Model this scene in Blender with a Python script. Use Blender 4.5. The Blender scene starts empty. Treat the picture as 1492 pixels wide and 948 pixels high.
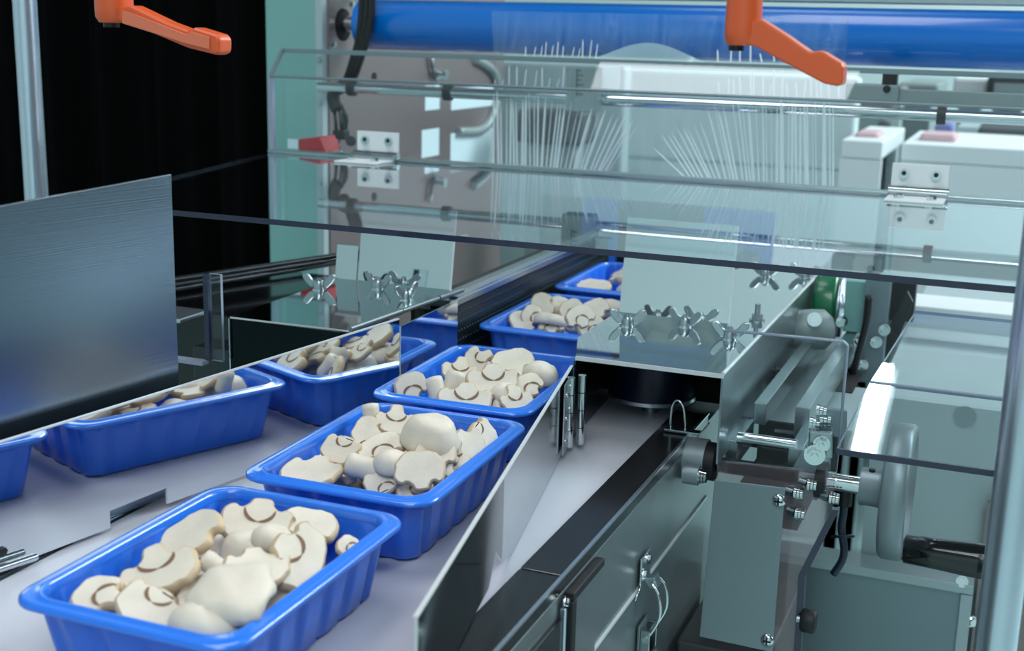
import bpy, bmesh, math, random
from mathutils import Vector, Matrix, noise
random.seed(7)
R = math.radians
S = bpy.context.scene
COL = S.collection
PI = math.pi

# ------------------------------------------------------------------ camera
FPX, CAM = 1849.7, Vector((0, 0, .42))
yaw, pit, rol = R(-21.815), R(13.202), R(1.441)
cf = Vector((math.sin(yaw) * math.cos(pit), math.cos(yaw) * math.cos(pit), -math.sin(pit)))
cr = Vector((math.cos(yaw), -math.sin(yaw), 0))
cu = cr.cross(cf)
cr, cu = cr * math.cos(rol) + cu * math.sin(rol), cu * math.cos(rol) - cr * math.sin(rol)
cd = bpy.data.cameras.new('camera')
cam = bpy.data.objects.new('camera', cd)
COL.objects.link(cam)
cam.matrix_world = Matrix(((cr.x, cu.x, -cf.x, CAM.x), (cr.y, cu.y, -cf.y, CAM.y), (cr.z, cu.z, -cf.z, CAM.z), (0, 0, 0, 1)))
cd.sensor_width = 36
cd.lens = FPX * 36 / 1492
cd.clip_start = .02
cd.dof.use_dof = True
cd.dof.focus_distance = 1.2
cd.dof.aperture_fstop = 7.5
S.camera = cam

# ------------------------------------------------------------------ world, lights, exposure
wd = bpy.data.worlds.new('hall')
S.world = wd
wd.use_nodes = True
bg = wd.node_tree.nodes['Background']
bg.inputs[0].default_value = (.54, .66, .70, 1)
bg.inputs[1].default_value = .22

def area(name, loc, aim, sx, sy, power, col):
    l = bpy.data.lights.new(name, 'AREA')
    l.shape = 'RECTANGLE'; l.size = sx; l.size_y = sy; l.energy = power; l.color = col
    o = bpy.data.objects.new(name, l)
    COL.objects.link(o)
    o.location = loc
    o.rotation_euler = (Vector(aim) - Vector(loc)).to_track_quat('-Z', 'Y').to_euler()
    return o
area('hall_ceiling_light', (-.95, 1.25, 2.3), (-.40, 1.05, 0), 1.5, .7, 25, (.97, .98, 1))
area('right_side_light', (3.0, 2.6, 1.6), (-.2, 1.6, .1), 2.2, 1.8, 60, (.80, .94, 1))  # cool area light from the right; no window stands there
area('far_hall_light', (2.3, 4.6, 3.0), (.6, 3.9, 0), 2.0, 2.0, 330, (.86, .97, 1))
area('near_fill_light', (.6, -1.6, 2.8), (.2, -1.9, 0), 3.0, 1.4, 120, (.88, .98, 1))  # added fill behind the camera, brightens front faces and floor
vs = S.view_settings
vs.view_transform = 'Standard'; vs.look = 'None'; vs.exposure = -0.38; vs.gamma = 1; vs.use_curve_mapping = False

# ------------------------------------------------------------------ pixel -> place helper
def W(px, py, x=None, y=None, z=None):
    d = cf + cr * ((px - 746) / FPX) - cu * ((py - 474) / FPX)
    if z is not None: t = (z - CAM.z) / d.z
    elif y is not None: t = (y - CAM.y) / d.y
    else: t = (x - CAM.x) / d.x
    return CAM + d * t

# ------------------------------------------------------------------ materials
def lin(c):
    return tuple(((v / 255) / 12.92 if v / 255 <= .04045 else ((v / 255 + .055) / 1.055) ** 2.4) for v in c) + (1,)
MATS = {}
def mat(name, rgb, metal=0, rough=.4, noise=0, nscale=40, spec=.5, bump=0, coat=0, trans=0, sub=0, stretch=None, alpha=1, rnoise=0):
    m = bpy.data.materials.new(name); m.use_nodes = True
    nt = m.node_tree; b = nt.nodes['Principled BSDF']
    base = lin(rgb)
    b.inputs['Base Color'].default_value = base
    b.inputs['Metallic'].default_value = metal
    b.inputs['Roughness'].default_value = rough
    b.inputs['Specular IOR Level'].default_value = spec
    b.inputs['Coat Weight'].default_value = coat
    b.inputs['Transmission Weight'].default_value = trans
    b.inputs['Alpha'].default_value = alpha
    if sub:
        b.inputs['Subsurface Weight'].default_value = sub
        b.inputs['Subsurface Radius'].default_value = (.006, .004, .003)
        b.inputs['Subsurface Scale'].default_value = 1
    if noise or bump or rnoise:
        tc = nt.nodes.new('ShaderNodeTexCoord'); mp = nt.nodes.new('ShaderNodeMapping')
        nz = nt.nodes.new('ShaderNodeTexNoise')
        nz.inputs['Scale'].default_value = nscale; nz.inputs['Detail'].default_value = 4
        nt.links.new(tc.outputs['Object'], mp.inputs[0]); nt.links.new(mp.outputs[0], nz.inputs['Vector'])
        if stretch: mp.inputs['Scale'].default_value = stretch
        if noise:
            mx = nt.nodes.new('ShaderNodeMix'); mx.data_type = 'RGBA'
            mx.inputs[6].default_value = tuple(v * (1 - noise) for v in base[:3]) + (1,)
            mx.inputs[7].default_value = tuple(min(1, v * (1 + noise)) for v in base[:3]) + (1,)
            nt.links.new(nz.outputs['Fac'], mx.inputs[0]); nt.links.new(mx.outputs[2], b.inputs['Base Color'])
        if rnoise:
            mr = nt.nodes.new('ShaderNodeMapRange')
            mr.inputs[3].default_value = max(0, rough - rnoise); mr.inputs[4].default_value = rough + rnoise
            nt.links.new(nz.outputs['Fac'], mr.inputs[0]); nt.links.new(mr.outputs[0], b.inputs['Roughness'])
        if bump:
            bp = nt.nodes.new('ShaderNodeBump'); bp.inputs['Strength'].default_value = bump; bp.inputs['Distance'].default_value = .001
            nt.links.new(nz.outputs['Fac'], bp.inputs['Height']); nt.links.new(bp.outputs[0], b.inputs['Normal'])
    MATS[name] = m
    return m

def clear_mat(name, tint, gain=1.5, rough=.0, veil=0, veil_col=(.8, .9, .92), sprinkle=0):
    """clear sheet: see-through with a Fresnel reflection on its outer faces"""
    m = bpy.data.materials.new(name); m.use_nodes = True
    nt = m.node_tree; nt.nodes.clear()
    out = nt.nodes.new('ShaderNodeOutputMaterial')
    tr = nt.nodes.new('ShaderNodeBsdfTransparent'); tr.inputs[0].default_value = tint + (1,)
    gl = nt.nodes.new('ShaderNodeBsdfGlossy'); gl.inputs['Roughness'].default_value = rough; gl.inputs[0].default_value = (.95, .97, 1, 1)
    fr = nt.nodes.new('ShaderNodeFresnel'); fr.inputs[0].default_value = 1.49
    ge = nt.nodes.new('ShaderNodeNewGeometry')
    inv = nt.nodes.new('ShaderNodeMath'); inv.operation = 'SUBTRACT'; inv.inputs[0].default_value = gain
    mulg = nt.nodes.new('ShaderNodeMath'); mulg.operation = 'MULTIPLY'; mulg.inputs[1].default_value = gain
    nt.links.new(ge.outputs['Backfacing'], mulg.inputs[0]); nt.links.new(mulg.outputs[0], inv.inputs[1])
    mul = nt.nodes.new('ShaderNodeMath'); mul.operation = 'MULTIPLY'; mul.use_clamp = True
    nt.links.new(fr.outputs[0], mul.inputs[0]); nt.links.new(inv.outputs[0], mul.inputs[1])
    mx = nt.nodes.new('ShaderNodeMixShader')
    nt.links.new(mul.outputs[0], mx.inputs[0]); nt.links.new(tr.outputs[0], mx.inputs[1]); nt.links.new(gl.outputs[0], mx.inputs[2])
    last = mx
    if veil:
        df = nt.nodes.new('ShaderNodeBsdfDiffuse'); df.inputs[0].default_value = veil_col + (1,)
        mv = nt.nodes.new('ShaderNodeMixShader'); mv.inputs[0].default_value = veil
        nt.links.new(mx.outputs[0], mv.inputs[1]); nt.links.new(df.outputs[0], mv.inputs[2]); last = mv
    nt.links.new(last.outputs[0], out.inputs[0])
    MATS[name] = m
    return m

mat('mirror', (222, 226, 228), 1, .035, rnoise=.02, nscale=9)
mat('mirror_soft', (196, 203, 206), 1, .09, rnoise=.03, nscale=12)
mat('brushed', (136, 152, 168), 1, .24, noise=.06, nscale=60, stretch=(.05, .05, 14), bump=.05)
mat('satin', (176, 186, 190), 1, .28, noise=.05, nscale=70)
mat('satin_dark', (122, 132, 136), .55, .32, noise=.06, nscale=30)
mat('dark_steel', (70, 72, 76), .8, .20, noise=.1, nscale=15)
mat('fence_dark', (112, 117, 118), 1, .10, rnoise=.03, nscale=10)  # front leaf's dark reflection is put into its colour
mat('lamp_white', (255, 255, 255))
MATS['lamp_white'].node_tree.nodes['Principled BSDF'].inputs['Emission Color'].default_value = (.92, .98, 1, 1)
MATS['lamp_white'].node_tree.nodes['Principled BSDF'].inputs['Emission Strength'].default_value = 34
mat('skirt_steel', (34, 40, 42), 1, .10)  # black reflection in the polished skirt, put into its base colour
mat('chrome', (214, 220, 222), 1, .10)
mat('alu', (206, 214, 226), .92, .24, noise=.03, nscale=50)
mat('alu_matte', (140, 152, 158), .5, .40)
mat('white_edge', (225, 228, 230), .3, .35)
mat('teal', (128, 176, 172), .1, .40, noise=.05, nscale=6)
mat('teal_pale', (170, 186, 190), .15, .38, noise=.05, nscale=5)
mat('bluegrey', (130, 146, 152), .45, .34, noise=.05, nscale=8)
mat('mauve_plate', (142, 128, 128), .55, .34, noise=.05, nscale=5)
mat('blue_roll', (0, 110, 204), 0, .24, coat=.3, noise=.05, nscale=4, stretch=(.3, 6, 6))
mat('roll_end', (70, 130, 215), 0, .4)
mat('tray_blue', (42, 112, 228), 0, .26, coat=.25, sub=.0, noise=.06, nscale=30)
mat('rim_blue', (48, 124, 236), 0, .18, coat=.5)
mat('orange', (224, 90, 40), 0, .34, coat=.2)
mat('orange_face', (232, 120, 88), 0, .40)
mat('black', (14, 15, 17), 0, .45)
mat('rubber', (20, 22, 26), 0, .55, noise=.15)
mat('gloss_black', (10, 11, 13), 0, .14, coat=.4)
mat('navy', (14, 18, 44), .2, .30)
mat('curtain', (5, 5, 6), 0, .95, noise=.3, nscale=12, spec=.1)
mat('belt', (188, 188, 198), 0, .38, noise=.025, nscale=25)
mat('grip', (9, 20, 22), 0, .42)
mat('stud', (30, 62, 74), 0, .35)
mat('green', (12, 110, 70), 0, .32, coat=.3)
mat('red', (176, 28, 38), 0, .42)
mat('white', (226, 232, 234), 0, .45)
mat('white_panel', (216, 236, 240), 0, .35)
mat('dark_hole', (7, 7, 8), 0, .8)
mat('edge_violet', (34, 34, 62), 0, .15, coat=.5)
mat('edge_blue', (30, 36, 70), 0, .12, coat=.5)
mat('edge_pale', (150, 158, 178), 0, .2, coat=.4)
mat('pink', (206, 172, 178), 0, .6)
mat('blue_cloth', (104, 112, 168), 0, .7)
mat('grey_machine', (142, 156, 156), .2, .45, noise=.1, nscale=8)
mat('dark_machine', (54, 58, 60), .2, .45, noise=.2, nscale=14)
mat('floor', (176, 204, 202), 0, .38, noise=.05, nscale=3)
mat('wall', (214, 230, 232), 0, .7, noise=.03, nscale=2)
mat('cable', (20, 23, 26), 0, .38)
mat('cable_blue', (18, 34, 54), 0, .38)
mat('flesh', (221, 210, 195), 0, .55, noise=.16, nscale=48, bump=.9, sub=.08)
mat('skin', (202, 178, 146), 0, .60, noise=.16, nscale=60, bump=.3, sub=.08)
mat('gill', (124, 94, 70), 0, .75, noise=.3, nscale=220, bump=.5)
mat('tan', (206, 178, 136), 0, .65, noise=.15, nscale=60)
clear_mat('acrylic', (.93, .965, .97), 1.5)
clear_mat('acrylic_thin', (.96, .98, .985), 1.3)
clear_mat('acrylic_mauve', (.93, .89, .91), 1.2, veil=.12, veil_col=(.58, .50, .53))
clear_mat('acrylic_veiled', (.93, .965, .97), 1.4, veil=.03)  # clear sheet with a faint pale veil mixed in
clear_mat('film', (.97, .985, .99), 1.5, rough=.06, veil=.05, veil_col=(.72, .90, .92))
clear_mat('ripple', (.85, .95, .95), 1.2, rough=.1, veil=.45, veil_col=(.62, .84, .84))
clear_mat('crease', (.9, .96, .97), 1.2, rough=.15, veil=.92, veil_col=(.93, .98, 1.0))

# ------------------------------------------------------------------ mesh helpers
class MB:
    def __init__(s): s.v = []; s.f = []; s.m = []; s.sm = []
    def add(s, vs_, fs, mi=0, smooth=False):
        o = len(s.v); s.v += [Vector(v) for v in vs_]
        for f in fs: s.f.append([i + o for i in f]); s.m.append(mi); s.sm.append(smooth)
        return s
    def box(s, a, b, mi=0):
        x0, y0, z0 = a; x1, y1, z1 = b
        x0, x1 = min(x0, x1), max(x0, x1); y0, y1 = min(y0, y1), max(y0, y1); z0, z1 = min(z0, z1), max(z0, z1)
        return s.add([(x0,y0,z0),(x1,y0,z0),(x1,y1,z0),(x0,y1,z0),(x0,y0,z1),(x1,y0,z1),(x1,y1,z1),(x0,y1,z1)],
                     [(0,3,2,1),(4,5,6,7),(0,1,5,4),(1,2,6,5),(2,3,7,6),(3,0,4,7)], mi)
    def prism(s, poly, vec, mi=0, side=None):
        """poly: planar 3D outline, extruded by vec"""
        P = [Vector(p) for p in poly]; vec = Vector(vec); n = len(P)
        nr = Vector((0, 0, 0))
        for i in range(n):
            a, b = P[i], P[(i + 1) % n]
            nr += Vector(((a.y-b.y)*(a.z+b.z), (a.z-b.z)*(a.x+b.x), (a.x-b.x)*(a.y+b.y)))
        if nr.dot(vec) > 0: P = P[::-1]
        Q = [p + vec for p in P]
        side = mi if side is None else side
        s.add(P + Q, [list(range(n)), list(range(2*n-1, n-1, -1))], mi)
        o = len(s.v) - 2 * n
        for i in range(n):
            j = (i + 1) % n
            s.f.append([o+j, o+i, o+n+i, o+n+j]); s.m.append(side); s.sm.append(False)
        return s
    def cyl(s, p0, p1, r, n=20, r2=None, mi=0, caps=True, smooth=True):
        p0, p1 = Vector(p0), Vector(p1); r2 = r if r2 is None else r2
        d = (p1 - p0).normalized(); a = d.orthogonal().normalized(); b = d.cross(a)
        v = [p0 + (a*math.cos(2*PI*i/n) + b*math.sin(2*PI*i/n))*r for i in range(n)]
        v += [p1 + (a*math.cos(2*PI*i/n) + b*math.sin(2*PI*i/n))*r2 for i in range(n)]
        s.add(v, [(i, (i+1) % n, n+(i+1) % n, n+i) for i in range(n)], mi, smooth)
        if caps:
            s.add(v, [list(range(n-1, -1, -1)), list(range(n, 2*n))], mi)
        return s
    def lathe(s, prof, o, axis, n=28, mi=0, caps=True):
        """prof: list of (radius, distance along axis)"""
        o = Vector(o); d = Vector(axis).normalized(); a = d.orthogonal().normalized(); b = d.cross(a)
        vs_ = []
        for (r, t) in prof:
            vs_ += [o + d*t + (a*math.cos(2*PI*i/n) + b*math.sin(2*PI*i/n))*max(r, 1e-5) for i in range(n)]
        fs = []
        for k in range(len(prof)-1):
            fs += [(k*n+i, k*n+(i+1) % n, (k+1)*n+(i+1) % n, (k+1)*n+i) for i in range(n)]
        base = len(s.v)
        s.add(vs_, fs, mi, True)
        if caps:
            s.add(vs_[:n] + vs_[-n:], [list(range(n-1, -1, -1)), list(range(n, 2*n))], mi)
        return s
    def tube(s, path, r, n=8, mi=0, sub=4):
        P = [Vector(p) for p in path]
        if len(P) > 2 and sub > 1:
            Q = []
            for i in range(len(P)-1):
                p0 = P[max(i-1, 0)]; p1 = P[i]; p2 = P[i+1]; p3 = P[min(i+2, len(P)-1)]
                for k in range(sub):
                    t = k / sub
                    Q.append(.5*((2*p1) + (p2-p0)*t + (2*p0-5*p1+4*p2-p3)*t*t + (3*p1-p0-3*p2+p3)*t**3))
            Q.append(P[-1]); P = Q
        d0 = (P[1]-P[0]).normalized(); a = d0.orthogonal().normalized()
        vs_ = []
        for i, p in enumerate(P):
            d = (P[min(i+1, len(P)-1)] - P[max(i-1, 0)]).normalized()
            a = (a - d*a.dot(d)).normalized(); b = d.cross(a)
            vs_ += [p + (a*math.cos(2*PI*k/n) + b*math.sin(2*PI*k/n))*r for k in range(n)]
        fs = [(i*n+k, i*n+(k+1) % n, (i+1)*n+(k+1) % n, (i+1)*n+k) for i in range(len(P)-1) for k in range(n)]
        base = len(s.v)
        s.add(vs_, fs, mi, True)
        s.f.append([base+k for k in range(n-1, -1, -1)]); s.m.append(mi); s.sm.append(False)
        e = base+(len(P)-1)*n
        s.f.append([e+k for k in range(n)]); s.m.append(mi); s.sm.append(False)
        return s
    def build(s, name, mats, parent=None, bevel=0, seg=2, auto=False):
        me = bpy.data.meshes.new(name)
        off = parent_loc(parent)
        me.from_pydata([tuple(v - off) for v in s.v], [], s.f)
        mats = mats if isinstance(mats, (list, tuple)) else [mats]
        for m in mats: me.materials.append(MATS[m])
        for i, p in enumerate(me.polygons): p.material_index = s.m[i]; p.use_smooth = s.sm[i]
        me.update()
        o = bpy.data.objects.new(name, me); COL.objects.link(o)
        if parent: o.parent = parent
        if bevel:
            b = o.modifiers.new('bevel', 'BEVEL'); b.width = bevel; b.segments = seg; b.limit_method = 'ANGLE'; b.angle_limit = R(40)
        return o

def parent_loc(p):
    v = Vector((0, 0, 0))
    while p: v += p.location; p = p.parent
    return v
def tag(o, label=None, cat=None, group=None, kind=None):
    if label: o['label'] = label
    if cat: o['category'] = cat
    if group: o['group'] = group
    if kind: o['kind'] = kind
    return o
def thing(name, label, cat, loc=(0, 0, 0), group=None):
    o = bpy.data.objects.new(name, None); COL.objects.link(o); o.location = loc
    o.empty_display_size = .02
    return tag(o, label, cat, group)
def copy_tree(o, parent=None):
    c = o.copy(); COL.objects.link(c)
    if parent: c.parent = parent
    for ch in list(o.children): copy_tree(ch, c)
    return c
def box(name, a, b, m, parent=None, bevel=0): return MB().box(a, b).build(name, m, parent, bevel)
def lerp(a, b, t): return Vector(a) * (1 - t) + Vector(b) * t
def hexbolt(name, p, axis, r, h, m, parent, shank=0):
    p, axis = Vector(p), Vector(axis).normalized()
    b = MB().cyl(p, p + axis*h*.25, r*1.35, 16).cyl(p + axis*h*.25, p + axis*h, r, 6, smooth=False)
    if shank: b.cyl(p + axis*h, p + axis*(h+shank), r*.5, 10)
    return b.build(name, m, parent)

# ================================================================== SETTING
box('floor', (-6, -4, -1.0), (6, 8, -.95), 'floor')['kind'] = 'structure'
box('wall_back', (-6, 7.0, -.95), (6, 7.1, 4), 'wall')['kind'] = 'structure'
box('wall_front', (-6, -4.1, -.95), (6, -4, 4), 'wall')['kind'] = 'structure'
box('wall_left', (-4.1, -4, -.95), (-4, 8, 4), 'wall')['kind'] = 'structure'

# black curtain with hanging folds on the left, behind the machine column
cu_b = MB()
cx0, cx1, cy, n = -3.3, -1.44, 2.55, 180
vs_ = []
for i in range(n+1):
    x = cx0 + (cx1-cx0)*i/n
    yy = cy + .035*math.sin(i*.36) + .018*math.sin(i*.83+1)
    vs_ += [(x, yy, -.95), (x, yy, 2.2)]
cu_b.add(vs_, [(2*i, 2*i+2, 2*i+3, 2*i+1) for i in range(n)], 0, True)
o = cu_b.build('curtain', 'curtain')
o.modifiers.new('thick', 'SOLIDIFY').thickness = .006
tag(o, 'black hanging curtain with soft folds at the left behind the machine', 'curtain')

# ================================================================== CONVEYOR
BX0, BX1 = -.690, -.335
o = box('conveyor_belt', (BX0, .15, -.004), (BX1, 2.6, 0), 'belt')
tag(o, 'white flat conveyor belt carrying the blue trays', 'conveyor belt')
bed = thing('belt_conveyor', 'grey steel conveyor frame with dark polished top rail beside white belt', 'conveyor', (-.5, 1.2, -.95))
box('bed_plate', (-.78, .15, -.016), (-.30, 2.6, -.0045), 'satin_dark', bed)
box('edge_strip', (-.78, .15, -.004), (-.693, 2.6, .001), 'satin', bed)
SX = -.297
o = box('top_rail', (BX1+.001, .40, -.004), (SX, .862, .008), 'dark_steel', bed, .001)
o = box('top_rail', (BX1+.001, .864, -.004), (SX, 1.335, .008), 'dark_steel', bed, .001)
box('upper_panel', (SX-.012, .40, -.0915), (SX, 1.346, -.0045), 'satin_dark', bed, .0008)
box('lower_panel', (SX-.012, .40, -.285), (SX+.001, 1.346, -.0935), 'satin_dark', bed, .0008)
box('seam_strip', (SX-.004, .40, -.0938), (SX+.002, 1.346, -.0912), 'white_edge', bed)
box('edge_strip', (SX-.002, .40, .0078), (SX+.001, 1.335, .0095), 'alu', bed)
box('end_gap', (SX-.03, 1.347, -.285), (SX-.004, 1.358, -.006), 'dark_hole', bed)
box('far_panel', (SX-.02, 1.36, -.285), (SX-.006, 2.6, -.02), 'satin_dark', bed)
box('bottom_beam', (SX-.05, .40, -.36), (SX-.015, 2.2, -.288), 'dark_steel', bed)
for yy in (.5, 1.9):
    box('leg', (SX-.06, yy, -.95), (SX-.02, yy+.04, -.36), 'satin_dark', bed)
    box('leg', (-.76, yy, -.95), (-.72, yy+.04, -.016), 'satin_dark', bed)

# cover plate with black edging on the near side of the frame
cp = thing('side_cover', 'grey steel side cover with thick black rubber edging at bottom centre', 'cover', (SX, .9, -.25))
box('plate', (SX+.001, .872, -.30), (SX+.004, .938, -.012), 'satin_dark', cp, .0005)
MB().box((SX+.001, .864, -.012), (SX+.009, .940, -.005)).build('rubber_edge', 'rubber', cp, .001)
MB().box((SX+.001, .862, -.30), (SX+.009, .871, -.012)).build('rubber_edge', 'rubber', cp, .001)
MB().box((SX+.001, .853, -.30), (SX+.006, .857, -.014)).build('metal_edge', 'alu', cp, .001)
hexbolt('screw', (SX+.003, .858, -.010), (1, 0, 0), .0035, .004, 'chrome', cp)
fp = box('skirting_sheet', (SX+.001, .60, -.30), (SX+.004, .852, -.022), 'dark_steel', None, .0005)
tag(fp, 'dark polished steel side panel low at bottom centre, before the black edging', 'panel')

# toggle latch on the side panel
lt = thing('toggle_latch', 'steel toggle latch with wire loop on the conveyor side panel', 'latch', (SX, 1.09, -.18))
ly = 1.090
def L(dx, dy, dz): return Vector((SX + dx, ly + dy, -.075 + dz))
MB().box(L(.002, -.016, -.016), L(.004, .016, .014)).build('catch_plate', 'satin', lt, .001)
hexbolt('screw', L(.004, .002, .008), (1, 0, 0), .0045, .004, 'chrome', lt)
hexbolt('screw', L(.004, -.011, -.003), (1, 0, 0), .0045, .004, 'chrome', lt)
MB().prism([L(.004, -.006, -.010), L(.014, -.006, -.006), L(.018, -.006, -.016), L(.010, -.006, -.018)], (0, .014, 0)).build('hook', 'satin', lt, .0006)
MB().tube([L(.012, -.008, -.012), L(.020, -.010, -.022), L(.022, -.010, -.044), L(.012, -.010, -.066)], .0016).build('wire_loop', 'chrome', lt)
MB().tube([L(.012, .012, -.012), L(.020, .014, -.022), L(.022, .014, -.044), L(.012, .014, -.066)], .0016).build('wire_loop', 'chrome', lt)
MB().box(L(.002, -.014, -.150), L(.005, .018, -.055)).build('base_plate', 'satin_dark', lt, .001)
MB().box(L(.005, -.012, -.16), L(.014, -.009, -.060)).box(L(.005, .013, -.16), L(.014, .016, -.060)).build('lever_cheeks', 'satin', lt, .0006)
MB().box(L(.012, -.010, -.17), L(.015, .014, -.085)).build('lever', 'chrome', lt, .0008)
MB().cyl(L(.010, -.014, -.068), L(.010, .018, -.068), .003, 12).build('pin', 'chrome', lt)
MB().tube([L(.003, -.030, -.022), L(.004, -.018, -.012)], .0009).build('safety_wire', 'chrome', lt)

# ================================================================== GUIDES
# left mirror polished guide (turned 11 degrees inwards)
ma = R(11)
def ML(y, z, off=0):   # point on the left guide plane
    return Vector((-.667 + math.tan(ma)*(y-.855) - off*math.cos(ma), y + off*math.sin(ma), z))
g = thing('guide_plate', 'mirror polished left guide plate reflecting the row of blue trays', 'guide plate', ML(.8, 0, .003))
mp_ = [ML(.42, .004), ML(.80, .004), ML(.80, .019), ML(.861, .021), ML(.861, .006), ML(1.183, .003), ML(1.183, .113), ML(.42, .099)]
nn = Vector((-math.cos(ma), math.sin(ma), 0))
MB().prism(mp_, nn*.002, 0, 1).build('plate', ['mirror', 'white_edge'], g)
MB().prism([ML(.42, .0992, .0), ML(1.183, .1132, .0), ML(1.183, .1132, .003), ML(.42, .0992, .003)], (0, 0, .0012)).build('top_edge', 'white_edge', g)
pr = thing('pivot_rod', 'short steel rod at the lower left edge beneath the mirror guide', 'rod', ML(.68, .004, -.006))
MB().cyl(ML(.60, .014, -.008), ML(.722, .008, -.008), .0032, 14).build('rod', 'chrome', pr)
MB().cyl(ML(.722, .008, -.008), ML(.7232, .008, -.008), .0026, 14).build('rod_tip', 'alu', pr)
MB().prism([ML(.60, .017, -.001), ML(.701, .0155, -.001), ML(.703, .0190, -.001), ML(.701, .0220, -.001), ML(.60, .0235, -.001)], -nn*.0012).build('slot_plug', 'black', pr)

# second leaf of the left guide, parallel to the lane
g2 = thing('guide_leaf', 'short mirror guide leaf under the left wing nut bracket', 'guide plate', (-.603, 1.3, 0))
MB().prism([(-.603, 1.186, .003), (-.605, 1.337, .003), (-.605, 1.337, .105), (-.603, 1.186, .105)], (-.002, 0, 0)).build('plate', 'mirror', g2)

# tall brushed plate behind the mirror guide
def BP(y, z, off=0): return ML(y, z, .023+off)
g3 = thing('splash_plate', 'large brushed steel plate standing upright at the left edge', 'plate', BP(.7, .06))
MB().prism([BP(.40, .0015), BP(.899, .0015), BP(.899, .289), BP(.40, .258)], nn*.003, 0, 1).build('plate', ['brushed', 'satin_dark'], g3)
MB().prism([BP(.40, .2582), BP(.899, .2892), BP(.899, .2892, .003), BP(.40, .2582, .003)], (0, 0, .0008)).build('top_edge', 'alu', g3)

# right guide fence (turned 10.6 degrees the other way), two leaves and a hinge
fa = math.tan(R(10.6))
def FR(y, z, off=0): return Vector((-.358 - fa*(y-.913) + off, y + off*fa, z))
fn = Vector((1, fa, 0)).normalized()
g4 = thing('guide_fence', 'mirror polished right guide fence with a hinge, running beside the trays', 'guide fence', FR(.9, 0))
MB().prism([FR(.62, .010), FR(.815, .010), FR(.838, .030), FR(.862, .012), FR(.8635, .080), FR(.62, .080)], -fn*.002, 0, 1).build('front_leaf', ['fence_dark', 'white_edge'], g4)
MB().prism([FR(.8645, .010), FR(.90, .001), FR(1.205, .001), FR(1.205, .080), FR(.8645, .080)], -fn*.002, 0, 1).build('rear_leaf', ['mirror_soft', 'white_edge'], g4)
MB().prism([FR(.62, .0801), FR(1.205, .0801), FR(1.205, .0801, -.003), FR(.62, .0801, -.003)], (0, 0, .001)).build('top_edge', 'white_edge', g4)
MB().prism([FR(1.2065, .001), (-.4275, 1.395, .001), (-.4275, 1.395, .085), FR(1.2065, .085)], (.002, 0, 0)).build('far_leaf', 'dark_steel', g4)
for k, off in enumerate((.004, .0135)):
    hb = MB()
    for i in range(4):
        hb.cyl(FR(1.165+k*.012, .006+i*.0185, off), FR(1.165+k*.012, .0235+i*.0185, off), .0042, 14)
    hb.build('hinge_barrel', 'chrome', g4)
MB().prism([FR(1.135, .006, .002), FR(1.163, .006, .002), FR(1.163, .079, .002), FR(1.135, .079, .002)], fn*.0015).build('hinge_leaf', 'satin', g4)
for i in range(3): hexbolt('rivet', FR(1.146, .018+i*.024, .0035), fn, .0022, .0018, 'chrome', g4)
# ================================================================== TRAYS
def outline(a, b, r, n=12, flute=0, nf=0):
    pts = []
    for (sx, sy, a0) in ((1, 1, 0), (-1, 1, 90), (-1, -1, 180), (1, -1, 270)):
        for i in range(n+1):
            t = R(a0 + 90*i/n)
            pts.append(Vector((sx*(a-r) + r*math.cos(t), sy*(b-r) + r*math.sin(t), 0)))
    # resample evenly
    segs = [(pts[i], pts[(i+1) % len(pts)]) for i in range(len(pts))]
    tot = sum((q-p).length for p, q in segs)
    N = 208; out = []; acc = 0; k = 0; L0 = 0
    for j in range(N):
        s_ = tot*j/N
        while L0 + (segs[k][1]-segs[k][0]).length < s_: L0 += (segs[k][1]-segs[k][0]).length; k += 1
        p, q = segs[k]; u = (s_-L0)/max((q-p).length, 1e-9)
        out.append(p.lerp(q, u))
    return out
TA, TB = .0865, .119
def ring(inset, z, fl=0, r=.024):
    P = outline(TA-inset, TB-inset, max(r-inset*.4, .008))
    N = len(P); out = []
    for j, p in enumerate(P):
        ph = (j / N * 20) % 1
        s = 1 if ph < .62 else (-1 if .72 < ph < .92 else 0)
        t = (P[(j+1) % N] - P[j-1]).normalized(); nrm = Vector((t.y, -t.x, 0))
        out.append(Vector((p.x, p.y, z)) + nrm*(fl*s))
    return out
def loft(rings, close_first=False, close_last=False):
    b = MB(); N = len(rings[0]); vs_ = [v for r_ in rings for v in r_]
    fs = [(k*N+i, k*N+(i+1) % N, (k+1)*N+(i+1) % N, (k+1)*N+i) for k in range(len(rings)-1) for i in range(N)]
    b.add(vs_, fs, 0, True)
    if close_first: b.f.append(list(range(N-1, -1, -1))); b.m.append(0); b.sm.append(False)
    if close_last: e = (len(rings)-1)*N; b.f.append([e+i for i in range(N)]); b.m.append(0); b.sm.append(False)
    return b
def make_tray():
    t = thing('mushroom_tray', 'x', 'tray')
    body = loft([ring(.026, .000), ring(.0225, .0006, .0004), ring(.0205, .003, .0014), ring(.0165, .026, .0018), ring(.0125, .047, .0014), ring(.0110, .0535, .0),
                 ring(.0118, .0560, 0), ring(.0128, .0530, 0), ring(.0143, .046, .0014), ring(.0180, .026, .0018), ring(.0222, .0042, .0012), ring(.027, .0022)], True, True)
    body.build('tray_body', 'tray_blue', t)
    rim = loft([ring(.0112, .0560), ring(.0028, .0562), ring(.0008, .0546), ring(.0, .0552), ring(.0002, .0574), ring(.0016, .0586), ring(.0050, .0588), ring(.0090, .0589),
                ring(.0104, .0600), ring(.0118, .0600), ring(.0128, .0578), ring(.0132, .0530)])
    rim.build('rim', 'rim_blue', t)
    return t
tray0 = make_tray()
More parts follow.
